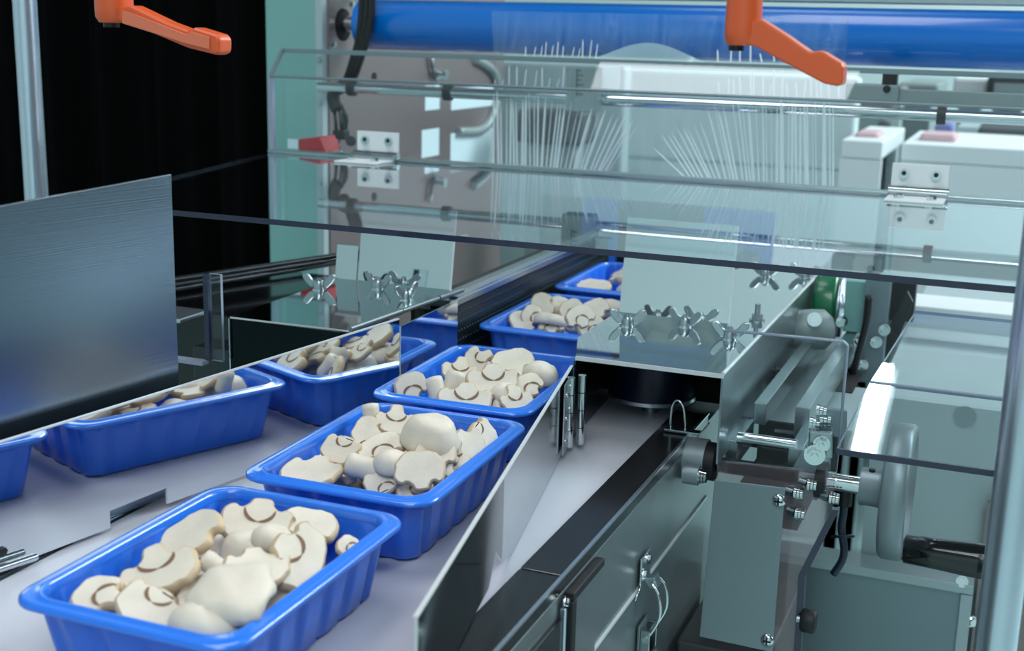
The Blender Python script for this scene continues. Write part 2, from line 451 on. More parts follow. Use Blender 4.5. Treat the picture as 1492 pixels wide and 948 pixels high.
TR = [  # centre x, y, yaw, label
    (-.4870, .690, 0.3, 'nearest blue plastic tray of sliced mushrooms, cut by the bottom edge', 'the nearest blue tray'),
    (-.4880, .947, 1.2, 'second blue plastic tray of mushrooms, beside the mirror guide fence', 'the second blue tray'),
    (-.5060, 1.201, 1.6, 'third blue plastic tray of mushrooms, just before the wing nut brackets', 'the third blue tray'),
    (-.5270, 1.522, 0.0, 'fourth blue plastic tray of mushrooms, between brackets beside the studded belt', 'the fourth blue tray'),
    (-.5290, 1.800, 0.0, 'farthest blue plastic tray, half hidden behind the right bracket', 'the farthest blue tray')]
for i, (x, y, a, lab, _) in enumerate(TR):
    t = tray0 if i == 0 else copy_tree(tray0)
    t.location = (x, y, .0004); t.rotation_euler.z = R(a)
    tag(t, lab, 'tray', 'blue mushroom trays on the belt')

# ------------------------------------------------------------------ mushrooms
def slice_outline(w, h, stem_w, stem_l, lop=0, n=15):
    """mushroom cut lengthways, cap on top, centred, unit metres"""
    P = []
    for i in range(n+1):               # cap dome, right to left
        t = PI*i/n
        x = math.cos(t); z = math.sin(t)
        P.append((w*(abs(x)**.82)*(1 if x > 0 else -1)*.5, h*.62*(z**.78) + lop*x*.1*h))
    P += [(-w*.50, -h*.12), (-w*.45, -h*.26), (-w*.34, -h*.30), (-stem_w*.85, -h*.22)]
    P += [(-stem_w*.56, -h*.34), (-stem_w*.52, -stem_l*.85), (-stem_w*.36, -stem_l), (stem_w*.36, -stem_l), (stem_w*.52, -stem_l*.85), (stem_w*.56, -h*.34)]
    P += [(stem_w*.85, -h*.22), (w*.34, -h*.30), (w*.45, -h*.26), (w*.50, -h*.12)]
    return P
def slice_mesh(name, w, h, sw, sl, th, seed, gills=True):
    rnd = random.Random(seed)
    P = slice_outline(w, h, sw, sl, rnd.uniform(-1, 1))
    P = [(x*(1+rnd.uniform(-.05, .05)), z*(1+rnd.uniform(-.05, .05))) for x, z in P]
    for _ in range(1):
        P = [q for i in range(len(P)) for q in ((P[i][0]*.75+P[(i+1) % len(P)][0]*.25, P[i][1]*.75+P[(i+1) % len(P)][1]*.25), (P[i][0]*.25+P[(i+1) % len(P)][0]*.75, P[i][1]*.25+P[(i+1) % len(P)][1]*.75))]
    n = len(P)
    bend = rnd.uniform(-1, 1)*4.0; sk = rnd.uniform(-.2, .2)
    def put(x, z, t): # local: x width, y along stem, z thickness
        return Vector((x + sk*t, z, t + bend*(x*x) + bend*.5*z*z))
    def inset(k):
        out = []
        for i, (x, z) in enumerate(P):
            a = P[i-1]; c = P[(i+1) % n]
            tx, tz = c[0]-a[0], c[1]-a[1]; l = math.hypot(tx, tz) or 1
            out.append((x - tz/l*k, z + tx/l*k))
        return out
    b = MB()
    rings_ = [(inset(.0022), -th/2), (inset(.0005), -th*.33), (P, 0), (inset(.0005), th*.33), (inset(.0022), th/2)]
    vs_ = [put(x, z, t) for r_, t in rings_ for x, z in r_]
    fs = [(k*n+i, k*n+(i+1) % n, (k+1)*n+(i+1) % n, (k+1)*n+i) for k in range(4) for i in range(n)]
    b.add(vs_, fs, 1, True)
    b.add(vs_[:n] + vs_[4*n:], [list(range(n-1, -1, -1)), list(range(n, 2*n))], 0, True)
    body = b.build(name, ['flesh', 'skin'])
    sd = body.modifiers.new('tri', 'TRIANGULATE')
    gl = None
    if gills:
        gb = MB()
        for f in (-1, 1):
            M = 14; pts_o = []; pts_i = []
            gw_, gz = rnd.uniform(.20, .27)*w, rnd.uniform(.22, .32)*h
            for i in range(M+1):
                t = PI*i/M
                tk = .0003 + .0021*abs(math.sin(2*t))**.7
                x, z = -math.cos(t), math.sin(t)
                pts_o.append((x*(gw_+tk*.6), -.20*h + z*(gz+tk*.6))); pts_i.append((x*(gw_-tk*.6), -.20*h + z*(gz-tk*.6)))
            K = M+1
            vv = [put(x, z, f*(th/2 + .0004)) for x, z in pts_o + pts_i] + [put(x, z, f*(th/2 - .001)) for x, z in pts_o + pts_i]
            ff = []
            for i in range(M):
                q = (i, i+1, K+i+1, K+i)
                ff.append(q[::-1] if f > 0 else q)
                ff.append((i, i+1, 2*K+i+1, 2*K+i)); ff.append((K+i, K+i+1, 3*K+i+1, 3*K+i))
            gb.add(vv, ff, 0, False)
        gl = gb.build('gills', 'gill', body)
    return body
def cap_mesh(name, w, h, seed, kind='cap'):
    rnd = random.Random(seed)
    b = MB(); n = 26
    if kind == 'cap':
        prof = [(.02, h), (.18, h*.985), (.33, h*.93), (.43, h*.78), (.49, h*.52), (.505, h*.28), (.485, h*.10), (.44, .02*h), (.36, .06*h), (.24, .16*h), (.02, .18*h)]
    else:        # flat topped cap, wider at its lower lip
        prof = [(.02, h), (.20, h*.99), (.31, h*.95), (.37, h*.80), (.43, h*.55), (.485, h*.30), (.50, h*.16), (.47, h*.04), (.38, .0), (.2, .06*h), (.02, .1*h)]
    ph = [rnd.uniform(0, 6) for _ in range(3)]
    vs_ = []
    for r_, z in prof:
        for i in range(n):
            t = 2*PI*i/n
            k = 1 + .05*math.sin(2*t+ph[0]) + .03*math.sin(3*t+ph[1]) + .012*math.sin(7*t+ph[2])
            v = Vector((r_*w*k*math.cos(t), r_*w*k*math.sin(t)*.92, z - h*.5 + .05*h*math.sin(t+ph[1])))
            v *= 1 + (.30 if w > .06 else .16)*noise.noise(v*55 + Vector((seed, 0, 0))) + .05*noise.noise(v*160 + Vector((0, seed, 0)))
            vs_.append(v)
    m = len(prof)
    for k in range(m-1):
        b.add([], [], 0)
    fs = [(k*n+i, (k+1)*n+i, (k+1)*n+(i+1) % n, k*n+(i+1) % n) for k in range(m-1) for i in range(n)]
    b.v += vs_
    for q, f in enumerate(fs): b.f.append(list(f)); b.m.append(0 if q < 6*n else (1 if q < 8*n else 2)); b.sm.append(True)
    b.f.append(list(range(n))); b.m.append(0); b.sm.append(True)
    b.f.append([(m-1)*n+i for i in range(n-1, -1, -1)]); b.m.append(2); b.sm.append(True)
    return b.build(name, ['flesh', 'skin', 'gill'])
def stem_mesh(name, w, l, seed):
    b = MB().lathe([(w*.20, -l/2), (w*.42, -l*.48), (w*.50, -l*.3), (w*.46, 0), (w*.48, l*.3), (w*.44, l*.47), (w*.2, l*.5)], (0, 0, 0), (.05, 1, .02), 18)
    body = b.build(name, 'flesh')
    MB().lathe([(w*.16, l*.497), (w*.19, l*.512), (w*.1, l*.515)], (0, 0, 0), (.05, 1, .02), 12).build('stem_core', 'tan', body)
    return body
PROTO = {
    'A': slice_mesh('mushroom_slice', .050, .034, .015, .021, .0075, 1), 'B': slice_mesh('mushroom_slice', .056, .036, .017, .018, .0085, 2),
    'C': slice_mesh('mushroom_slice', .044, .031, .014, .023, .007, 3), 'D': slice_mesh('mushroom_slice', .048, .038, .016, .014, .009, 4),
    'N': slice_mesh('mushroom_slice', .050, .038, .015, .019, .0085, 5, False), 'O': slice_mesh('mushroom_slice', .041, .031, .013, .017, .009, 6), 'L': cap_mesh('button_mushroom', .064, .017, 19),
    'K': cap_mesh('button_mushroom', .050, .020, 11), 'F': cap_mesh('button_mushroom', .052, .027, 12, 'flat'), 'H': cap_mesh('button_mushroom', .038, .020, 13),
    'T': stem_mesh('mushroom_piece', .017, .024, 21)}
USED = set()
HALF = {'A': .024, 'B': .026, 'C': .022, 'D': .023, 'N': .024, 'O': .020, 'K': .024, 'L': .029, 'F': .025, 'H': .019, 'T': .011}
def shroom(kind, px, py, z, yw, tilt, roll, sc, label, group):
    p = PROTO[kind]
    if kind in USED: o = copy_tree(p)
    else: o = p; USED.add(kind)
    loc = W(px, py, z=z)
    ti = [G1, G2, G3, G4, G5].index(group); tx, ty = TR[ti][0], TR[ti][1]
    if 'buried' not in label and kind not in 'FT': sc *= (.96, .84, .84, .86, 1)[ti]
    hh = HALF[kind]*sc*.92; low = (.0585-z)*.30
    loc.x = min(max(loc.x, tx-.0725+low+hh), tx+.0725-low-hh); loc.y = min(max(loc.y, ty-.105+low+hh), ty+.105-low-hh)
    o.location = loc
    # local z (the cut face) points up; tilt leans the face towards the viewer, yaw turns it in its own plane
    face = Vector((math.sin(R(roll)), 0, 1))
    m = Matrix.Rotation(R(21.8), 4, 'Z') @ Matrix.Rotation(R(tilt), 4, 'X') @ Matrix.Rotation(R(roll), 4, 'Y') @ Matrix.Rotation(R(yw), 4, 'Z')
    o.rotation_euler = m.to_euler()
    o.scale = (sc, sc, sc)
    tag(o, label, 'mushroom', group)
G1, G2, G3, G4, G5 = ['mushroom pieces in ' + t[4] for t in TR]
N_ = ' in the nearest tray'
for a in [
    ('B', 376, 757, .060, 175, 38, 5, 1.0, 'mushroom slice with dark gill arc at the back' + N_),
    ('H', 396, 781, .068, 0, 10, 0, .72, 'small smooth mushroom cap below the gilled slice at the back' + N_),
    ('N', 283, 784, .062, 40, 22, -14, 1.0, 'plain pale mushroom slice left of centre near back rim' + N_),
    ('A', 233, 830, .060, 205, 24, -8, 1.12, 'large curled mushroom slice against the left wall' + N_),
    ('D', 222, 882, .057, 150, 24, 8, 1.0, 'mushroom slice with curved gill at front left' + N_),
    ('O', 146, 871, .053, 75, 15, 0, 1.0, 'pointed mushroom slice at the far left corner' + N_),
    ('L', 337, 862, .067, 20, 12, -6, 1.0, 'broad smooth mushroom cap lying on top in the middle' + N_),
    ('N', 372, 826, .062, 200, 18, 10, .95, 'mushroom slice just behind the broad middle cap' + N_),
    ('F', 366, 803, .052, 0, 8, 0, .95, 'flat topped mushroom cap under the small cap' + N_),
    ('B', 447, 812, .064, 250, 34, 24, 1.02, 'large mushroom slice with brown gills along the right wall' + N_),
    ('N', 447, 772, .052, 0, 20, 10, .95, 'pale mushroom slice in the back right corner' + N_),
    ('H', 300, 908, .054, 0, 8, 0, 1.2, 'round mushroom cap at the front rim' + N_),
    ('O', 362, 908, .050, 130, 15, 20, .9, 'mushroom slice wedged into the front right side' + N_),
    ('T', 314, 825, .058, 60, 70, 0, .9, 'cut mushroom stem end standing left of the middle cap' + N_),
    ('O', 508, 797, .050, 60, 30, 20, .5, 'tiny mushroom scrap beside the right rim' + N_),
    ('D', 285, 850, .040, 10, 10, 0, 1.0, None), ('N', 395, 850, .040, 90, 5, 0, 1.1, None), ('A', 350, 880, .040, 40, 8, 0, 1.0, None),
    ('N', 320, 800, .040, 140, 6, 0, 1.1, None), ('K', 250, 860, .036, 0, 0, 0, 1.0, None), ('K', 430, 790, .036, 0, 0, 0, 1.0, None),
    ('N', 240, 900, .036, 0, 5, 0, 1.0, None), ('O', 300, 870, .046, 70, 14, 0, 1.0, None), ('C', 410, 840, .046, 200, 20, 0, 1.0, None), ('K', 400, 880, .034, 0, 0, 0, 1.0, None)]:
    shroom(*a[:8], a[8] or 'mushroom piece buried beneath the top slices' + N_, G1)
N_ = ' in the second tray'
for a in [
    ('F', 627, 630, .082, 0, 14, 0, 1.02, 'big flat topped mushroom cap crowning the heap' + N_),
    ('D', 499, 652, .066, 150, 34, -14, .95, 'mushroom slice with round gill scar at left' + N_),
    ('N', 537, 630, .066, 70, 40, 0, .75, 'thick mushroom wedge behind the round scar slice' + N_),
    ('T', 541, 606, .064, 10, 75, 0, 1.0, 'upright mushroom stem at the back left' + N_),
    ('A', 577, 613, .062, 180, 40, 8, .95, 'mushroom slice with brown gills leaning at the back' + N_),
    ('B', 556, 656, .066, 30, 26, 0, .95, 'wide mushroom slice in the middle left of the flat cap' + N_),
    ('H', 573, 672, .068, 0, 12, 0, .95, 'smooth round mushroom cap before the flat topped one' + N_),
    ('T', 528, 681, .060, 80, 60, 10, 1.25, 'short fat mushroom stem lying in front' + N_),
    ('N', 456, 688, .056, 160, 18, -8, 1.25, 'large pale mushroom slice at the left front' + N_),
    ('O', 503, 686, .052, 30, 30, 0, 1.0, 'mushroom slice left of the short fat stem' + N_),
    ('N', 622, 692, .062, 10, 48, 12, 1.02, 'large white mushroom slice leaning at right front' + N_),
    ('D', 560, 707, .050, 30, 40, 0, .82, 'mushroom piece with gills at the front rim' + N_),
    ('C', 603, 717, .046, 110, 30, 0, .9, 'small dark edged mushroom slice at the front corner' + N_),
    ('A', 671, 664, .062, 160, 42, 22, .95, 'mushroom slice with gill hollow along right side' + N_),
    ('N', 690, 650, .060, 230, 45, 36, .95, 'mushroom slice leaning on the right wall' + N_),
    ('D', 697, 633, .058, 240, 40, 40, .95, 'tan edged mushroom slice in the back right corner' + N_),
    ('N', 634, 668, .066, 20, 44, 8, .9, 'mushroom slice just below the flat topped cap' + N_),
    ('O', 652, 678, .060, 40, 46, 20, .95, 'mushroom slice tucked behind the leaning white one' + N_),
    ('B', 560, 690, .042, 90, 10, 0, 1.0, None), ('N', 600, 650, .044, 10, 5, 0, 1.1, None), ('K', 640, 650, .044, 0, 0, 0, 1.0, None),
    ('A', 590, 695, .040, 200, 8, 0, 1.0, None), ('K', 510, 665, .040, 0, 0, 0, 1.0, None), ('N', 660, 690, .036, 60, 5, 0, 1.0, None),
    ('K', 600, 625, .050, 0, 0, 0, 1.0, None), ('C', 530, 655, .056, 110, 20, 0, .9, None), ('O', 590, 650, .058, 200, 20, 0, .9, None), ('A', 480, 680, .046, 60, 14, 0, .9, None), ('O', 650, 655, .056, 300, 25, 10, .9, None), ('C', 575, 690, .054, 10, 25, 0, .9, None), ('N', 530, 700, .036, 60, 5, 0, 1.0, None), ('K', 620, 710, .032, 0, 0, 0, .9, None)]:
    shroom(*a[:8], a[8] or 'mushroom piece buried beneath the top slices' + N_, G2)
N_ = ' in the third tray'
for a in [
    ('O', 598, 566, .056, 20, 62, 10, 1.05, 'mushroom slice leaning on the left rim' + N_),
    ('T', 636, 569, .054, 20, 60, 0, 1.2, 'mushroom stem at the left end of the heap' + N_),
    ('T', 660, 562, .056, -10, 65, 0, 1.3, 'second mushroom stem, right of the left one' + N_),
    ('A', 670, 540, .064, 170, 42, 0, .95, 'mushroom slice with ring of gills at the back left' + N_),
    ('B', 718, 552, .070, 185, 44, 4, 1.15, 'large mushroom slice with dark gill hollow on top' + N_),
    ('B', 676, 582, .056, 178, 40, 0, 1.2, 'long mushroom slice with dark gills along the front' + N_),
    ('C', 697, 524, .064, 120, 50, 0, .9, 'speckled mushroom slice standing at the back' + N_),
    ('N', 748, 532, .062, 20, 30, 0, 1.15, 'broad pale mushroom slice at the back middle' + N_),
    ('H', 737, 573, .058, 0, 30, 0, 1.0, 'tan mushroom cap at the front middle' + N_),
    ('H', 789, 543, .066, 0, 20, 10, 1.15, 'smooth round mushroom cap by the right rim' + N_),
    ('O', 771, 563, .060, 30, 40, 10, .95, 'white mushroom slice before the round cap' + N_),
    ('C', 763, 583, .056, 200, 40, 10, .95, 'gilled mushroom slice in the front right corner' + N_),
    ('O', 735, 592, .048, 60, 40, 0, .8, 'small mushroom scrap at the front rim' + N_),
    ('K', 700, 565, .046, 0, 0, 0, 1.1, None), ('K', 740, 550, .046, 0, 0, 0, 1.1, None), ('N', 700, 545, .046, 30, 5, 0, 1.1, None),
    ('N', 760, 545, .042, 90, 5, 0, 1.1, None), ('K', 660, 575, .038, 0, 0, 0, 1.0, None), ('O', 690, 560, .056, 140, 24, 0, .9, None), ('C', 740, 560, .058, 40, 24, 0, .9, None), ('A', 710, 575, .052, 250, 20, 0, .9, None), ('O', 770, 550, .054, 100, 20, 0, .9, None), ('N', 720, 590, .036, 90, 5, 0, 1.0, None)]:
    shroom(*a[:8], a[8] or 'mushroom piece buried beneath the top slices' + N_, G3)
N_ = ' in the fourth tray'
for a in [
    ('N', 792, 449, .062, 80, 60, 0, .95, 'upright mushroom slice at the back left' + N_),
    ('H', 813, 447, .062, 0, 60, 0, 1.05, 'upright round mushroom cap at the back' + N_),
    ('O', 833, 453, .062, 30, 50, 0, 1.0, 'tan mushroom slice at the back middle' + N_),
    ('O', 776, 462, .056, 60, 50, 10, .95, 'mushroom slice at the left side' + N_),
    ('K', 803, 467, .054, 0, -20, 10, 1.0, 'mushroom cap showing its brown underside' + N_),
    ('N', 760, 469, .050, 110, 30, 0, .95, 'flat mushroom slice in the left corner' + N_),
    ('B', 845, 464, .068, 30, 48, 20, .9, 'long curved mushroom slice lying across the middle' + N_),
    ('N', 869, 453, .064, 30, 40, 0, .9, 'pale mushroom slice behind the long curved one' + N_),
    ('H', 890, 448, .060, 0, 30, 0, 1.0, 'round mushroom cap beside the bracket' + N_),
    ('A', 862, 478, .056, 30, 50, 20, 1.0, 'gilled mushroom slice at the right front' + N_),
    ('O', 803, 477, .048, 0, 30, 0, 1.0, 'mushroom slice at the front rim' + N_),
    ('K', 820, 465, .044, 0, 0, 0, 1.1, None), ('K', 850, 470, .044, 0, 0, 0, 1.1, None), ('N', 790, 470, .040, 0, 0, 0, 1.0, None), ('N', 870, 465, .042, 0, 0, 0, 1.0, None)]:
    shroom(*a[:8], a[8] or 'mushroom piece buried beneath the top slices' + N_, G4)
for k, (dx, dy) in enumerate(((-.04, -.06), (.02, -.05), (-.01, .01), (.035, .03), (-.035, .06))):
    q = copy_tree(PROTO['NKOHN'[k]]); q.location = (TR[4][0]+dx, TR[4][1]+dy, .05); q.rotation_euler = (.3, .1*k, k*1.1); q.scale = (1, 1, 1)
    tag(q, 'mushroom piece heaped in the farthest tray', 'mushroom', G5)

# ================================================================== BRACKETS AND WING NUTS
def make_wing_nut():
    t = thing('wing_nut', 'x', 'wing nut')
    MB().cyl((0, 0, 0), (0, 0, .0014), .0085, 20).build('washer', 'chrome', t)
    MB().lathe([(.0072, .0014), (.0074, .004), (.0064, .0095), (.0054, .0108)], (0, 0, 0), (0, 0, 1), 18).build('hub', 'satin', t)
    MB().cyl((0, 0, .009), (0, 0, .0135), .003, 12).build('bolt_end', 'satin', t)
    for s in (-1, 1):
        pts = [(s*.0035, .0015), (s*.0105, .0020), (s*.0165, .0075), (s*.0205, .0135), (s*.0212, .0170), (s*.0195, .0192), (s*.0155, .0195), (s*.0122, .0172), (s*.0085, .0120), (s*.004, .0095)]
        MB().prism([(x, -.0019, z) for x, z in pts], (0, .0038, 0)).build('wing', 'satin', t, .0012)
    return t
nut0 = make_wing_nut()
def nut(i, loc, rz, label, sc=1):
    t = nut0 if i == 0 else copy_tree(nut0)
    t.location = loc; t.rotation_euler = (0, 0, R(rz)); t.scale = (sc, sc, sc)
    tag(t, label, 'wing nut', 'wing nuts on the guide brackets')

ZL = .1065
lb = thing("plate_bracket", 'mirror polished plate bracket with wing nuts, left of the trays', 'bracket', (-.72, 1.28, 0))
c0, c1, c2, c3 = W(335, 461, z=ZL), W(508, 481, z=ZL), W(664, 427, z=ZL), W(300, 404, z=ZL)
YB = W(575, 413, z=ZL).y
c2.y = c3.y = YB; c3.x = c0.x-.004; c2.x = W(664, 427, z=ZL).x
MB().prism([c0, c1, c2, c3], (0, 0, -.002), 0, 1).build('top_plate', ['mirror', 'white_edge'], lb)
MB().box((c0.x, c0.y, .001), (-.648, c0.y+.002, ZL-.002)).build('front_skirt', ['skirt_steel'], lb)
MB().box((c0.x-.0015, c0.y-.001, .001), (c0.x, c0.y+.003, ZL-.002)).build('skirt_edge', 'alu', lb)
u0, u1 = W(522, 360, y=YB), W(658, 310, y=YB)
lean = math.tan(R(9))
def upright(x0, x1, y, z0, z1, nm, m, par):
    dy = (z1-z0)*lean
    MB().prism([(x0, y, z0), (x1, y, z0), (x1, y+dy, z1), (x0, y+dy, z1)], (0, .002, 0)).build(nm, m, par)
upright(u0.x, u1.x, YB-.002, ZL, u1.z, 'upright_plate', 'mirror', lb)
upright(u1.x-.0006, u1.x+.0014, YB-.0025, ZL, u1.z, 'upright_edge', 'white_edge', lb)
u2 = W(490, 356, y=YB)
upright(u2.x, u0.x-.001, YB-.004, ZL, u2.z, 'small_upright', 'mirror', lb)
# rolled lip along the inner side, in clipped lengths
e0, e1 = c1 + Vector((.001, 0, .001)), c2 + Vector((.001, 0, .001))
for a, b_, r_ in ((0, .42, .0036), (.43, .76, .0030), (.77, 1, .0033)):
    MB().cyl(lerp(e0, e1, a), lerp(e0, e1, b_), r_, 12).build('lip', 'satin_dark', lb)
nut(0, W(465, 421, z=ZL), 10, 'wing nut at the left end of the left bracket, set apart from the others')
nut(1, W(551, 420, z=ZL), -15, 'wing nut in the middle of the left bracket with wings spread')
nut(2, W(592, 436, z=ZL), 78, 'wing nut on the left bracket seen edge-on, nearest the trays')
bl = thing('bracket_bolt', 'short bolt with nut beside the small upright of left bracket', 'bolt', W(503, 397, z=ZL))
hexbolt('nut', W(503, 399, z=ZL), (0, 0, 1), .006, .008, 'satin', bl, .010)

ZR = .0905
rb = thing('plate_bracket', 'mirror polished plate bracket with wing nuts, right of the trays', 'bracket', (-.33, 1.35, 0))
d0, d1 = W(848, 521, z=ZR), W(1055, 543, z=ZR)
d0.y = d1.y = (d0.y+d1.y)/2
dA = W(836, 520, z=ZR); dA.y = d0.y
DB = 1.84
dL = W(868, 480, z=ZR)
MB().prism([dA, d1, (d1.x, DB, ZR), (-.36, DB, ZR), (-.425, 1.46, ZR), (-.437, 1.40, ZR), (-.436, 1.285, ZR)], (0, 0, -.002), 0, 1).build('top_plate', ['mirror', 'white_edge'], rb)
MB().box((dA.x, d0.y-.001, ZR-.0045), (d1.x+.001, d0.y+.001, ZR-.0002)).build('front_lip', 'white_edge', rb)
MB().prism([(d1.x-.0015, d0.y, -.004), (d1.x-.0015, d0.y, ZR-.002), (d1.x-.0015, DB, ZR-.002), (d1.x-.0015, DB, -.004)], (.002, 0, 0)).build('side_skirt', ['satin'], rb)
MB().cyl((d1.x, d0.y, ZR), (d1.x, DB, ZR), .0022, 10).build('side_lip', 'white_edge', rb)
YR = W(985, 463, z=ZR).y
v0, v1 = W(906, 372, y=YR), W(1070, 332, y=YR)
upright(v0.x, v1.x, YR, ZR, v1.z, 'upright_plate', 'mirror', rb)
upright(v1.x-.0006, v1.x+.0014, YR-.0005, ZR, v1.z, 'upright_edge', 'white_edge', rb)
nut(3, W(914, 474, z=ZR), 20, 'wing nut at the left front of the right bracket, nearest the fourth tray')
nut(4, W(998, 475, z=ZR), -10, 'wing nut in the middle of the right bracket')
nut(5, W(1063, 493, z=ZR), 15, 'wing nut at the right edge of the right bracket')
nut(6, W(1115, 402, z=ZR), 0, 'wing nut behind the upright plate of right bracket, left of the pair')
nut(7, W(1172, 404, z=ZR), 0, 'wing nut farthest back on the right bracket by its edge')
bl = thing('bracket_bolt', 'upright bolt with nut right of the right bracket upright plate', 'bolt', W(1103, 467, z=ZR))
hexbolt('nut', W(1103, 467, z=ZR), (0, 0, 1), .007, .008, 'satin', bl, .012)

# pulley and rubber under the right bracket
pu = thing('belt_pulley', 'dark navy belt pulley beneath the right bracket', 'pulley', (-.366, 1.345, .01))
MB().cyl((-.366, 1.345, .022), (-.366, 1.345, ZR-.003), .048, 36).build('drum', 'navy', pu)
MB().cyl((-.366, 1.345, .018), (-.366, 1.345, .022), .050, 36).build('flange', 'alu', pu)
MB().cyl((-.366, 1.345, .0), (-.366, 1.345, .018), .010, 16).build('axle', 'satin', pu)
bk = box('shade_sheet', (-.425, 1.403, .001), (d1.x-.003, 1.406, ZR-.003), 'dark_hole')  # dark sheet added for the shade under the bracket
tag(bk, 'black sheet standing in for shade behind the pulley under the right bracket', 'plate')
st = thing('belt_clip', 'steel spring clip on the end of the dark rail', 'clip', W(985, 625, z=.009))
cl = W(985, 628, z=.009)
MB().tube([cl+Vector((-.006, 0, .002)), cl+Vector((-.006, 0, .026)), cl+Vector((.0, 0, .034)), cl+Vector((.007, 0, .026)), cl+Vector((.010, 0, .001))], .0014).build('loop', 'chrome', st)
MB().box(cl+Vector((-.012, -.006, .0)), cl+Vector((.026, .006, .003))).build('foot', 'satin', st, .0008)

# studded side belts
def side_belt(x, y0, y1, sgn, label, zc1=.088):
    t = thing('side_belt', label, 'belt', (x, y0, .008))
    r_ = .030; zc0 = .010
    # loop around two pulleys, running in the horizontal plane
    xc = x - sgn*r_
    out = []
    for i in range(13):
        a = PI + PI*i/12; out.append((xc + r_*math.cos(a), y0 + r_ + r_*math.sin(a)))
    for i in range(13):
        a = PI*i/12; out.append((xc + r_*math.cos(a), y1 - r_ + r_*math.sin(a)))
    MB().prism([(px_, py_, zc0) for px_, py_ in out], (0, 0, zc1-zc0)).build('rubber_loop', 'grip', t)
    sb = MB()
    nrow, ncol = int((zc1-.022)/.0115)+1, int((y1-y0-.06)/.0085)
    for k in range(nrow):
        for j in range(ncol):
            yy = y0+.03+j*.0085+(k % 2)*.004; zz = zc0+.012+k*.0115
            sb.add([(x-sgn*.0003, yy-.0018, zz-.0018), (x-sgn*.0003, yy+.0018, zz-.0018), (x-sgn*.0003, yy+.0018, zz+.0018), (x-sgn*.0003, yy-.0018, zz+.0018), (x+sgn*.0012, yy, zz)],
                   [(0, 1, 4), (1, 2, 4), (2, 3, 4), (3, 0, 4)])
    tag(sb.build('studs', 'stud', t), kind='stuff')
    MB().box((min(x, x-sgn*.030), y0+.012, zc1+.0005), (max(x, x-sgn*.030), y1, zc1+.010)).build('guide_bar', 'satin', t, .0015)
    MB().box((min(x, x-sgn*.012), y0+.03, zc1+.010), (max(x, x-sgn*.012), y1, zc1+.0125)).build('bar_lip', 'alu', t)
    MB().cyl((xc, y0+r_, zc1), (xc, y0+r_, zc1+.004), .012, 18).build('axle_cap', 'chrome', t)
side_belt(-.622, 1.345, 2.00, 1, 'black studded side belt with steel guide bar, left of the fourth tray')
side_belt(-.442, 1.47, 2.05, -1, 'black side belt right of the far trays behind bracket', .074)

# blue end guard and dark opening at the far end of the lane
tn = thing('tunnel_mouth', 'dark tunnel mouth with blue side sheets where the belt ends', 'tunnel', (-.53, 2.1, 0))
MB().box((-.72, 2.12, 0), (-.655, 2.13, .13)).build('blue_sheet', 'tray_blue', tn)
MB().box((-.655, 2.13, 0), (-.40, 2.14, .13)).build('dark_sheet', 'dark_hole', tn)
MB().box((-.50, 2.115, .0), (-.38, 2.125, .13)).build('blue_sheet', 'tray_blue', tn)
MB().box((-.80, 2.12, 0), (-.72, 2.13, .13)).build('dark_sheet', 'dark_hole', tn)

# clear box guard left of the left bracket, plus its dark tray
cg = thing('side_guard', 'small clear box guard with violet edges left of left bracket', 'guard', (-.86, 1.2, 0))
yb = c0.y-.010
q0, q1 = W(300, 398, y=yb), W(303, 524, y=yb)
MB().prism([(q0.x, yb, q1.z), (q0.x, yb, q0.z), (c0.x-.004, yb, q0.z), (c0.x-.004, yb, q1.z)], (0, .004, 0), 0, 1).build('front_sheet', ['acrylic_thin', 'edge_pale'], cg)
MB().box((q0.x-.003, yb-.002, q1.z), (q0.x+.003, yb+.005, q0.z)).build('corner_edge', 'edge_violet', cg)
MB().box((q0.x-.12, yb-.012, q1.z-.004), (q0.x, yb, q1.z)).build('bottom_edge', 'edge_pale', cg)
dk = thing('drive_housing', 'dark drive housing with bright rails behind the clear box guard', 'housing', (-1.0, 1.5, 0))
MB().box((-1.06, 1.30, -.06), (-.83, 1.60, .06)).build('housing_body', 'gloss_black', dk, .004)
for k in range(3):
    MB().cyl((-1.10+.03*k, 1.22, .065+.014*k), (-.90+.05*k, 1.80, .068+.016*k), .004, 12).build('rail', 'dark_steel', dk)
MB().box((-.865, 1.175, .0), (-.815, 1.22, .055)).build('mount_block', 'dark_steel', dk, .002)
MB().box((-1.0, 1.24, .061), (-.93, 1.30, .066)).build('bright_tab', 'alu', dk, .001)

# ================================================================== COVER AND GUARDS
ZC = .22
YF, YH = 1.122, 1.703
XL0, XL1, XR = -1.10, W(395, 170, y=YH+.012).x, .33
cov = thing('cover_sheet', 'wide clear acrylic cover sheet lying flat across the machine, thick dark front edge', 'cover', (-.4, 1.4, ZC))
MB().prism([(XL0+.12, YF, ZC), (XR, YF, ZC), (XR, YH, ZC), (XL1, YH, ZC)], (0, 0, -.006), 0, 1).build('sheet', ['acrylic', 'edge_violet'], cov)
gu = thing('front_guard', 'clear acrylic upright guard with bent top behind the cover sheet', 'guard', (-.4, YH, ZC))
ZB, ZT, YT = .3375, 0, 0
tp = W(413, 71, x=XL1)
YT, ZT = tp.y, tp.z
gy = YH+.012
MB().box((XL1, gy, ZC+.004), (XR, gy+.006, ZB)).build('upright_sheet', ['acrylic_thin'], gu)
MB().prism([(XL1, gy, ZB), (XR, gy, ZB), (XR, YT, ZT), (XL1, YT, ZT)], (0, .004, -.004)).build('sloped_sheet', 'acrylic_thin', gu)
def edge(name, a, b_, r_, m, p): return MB().cyl(a, b_, r_, 6).build(name, m, p)
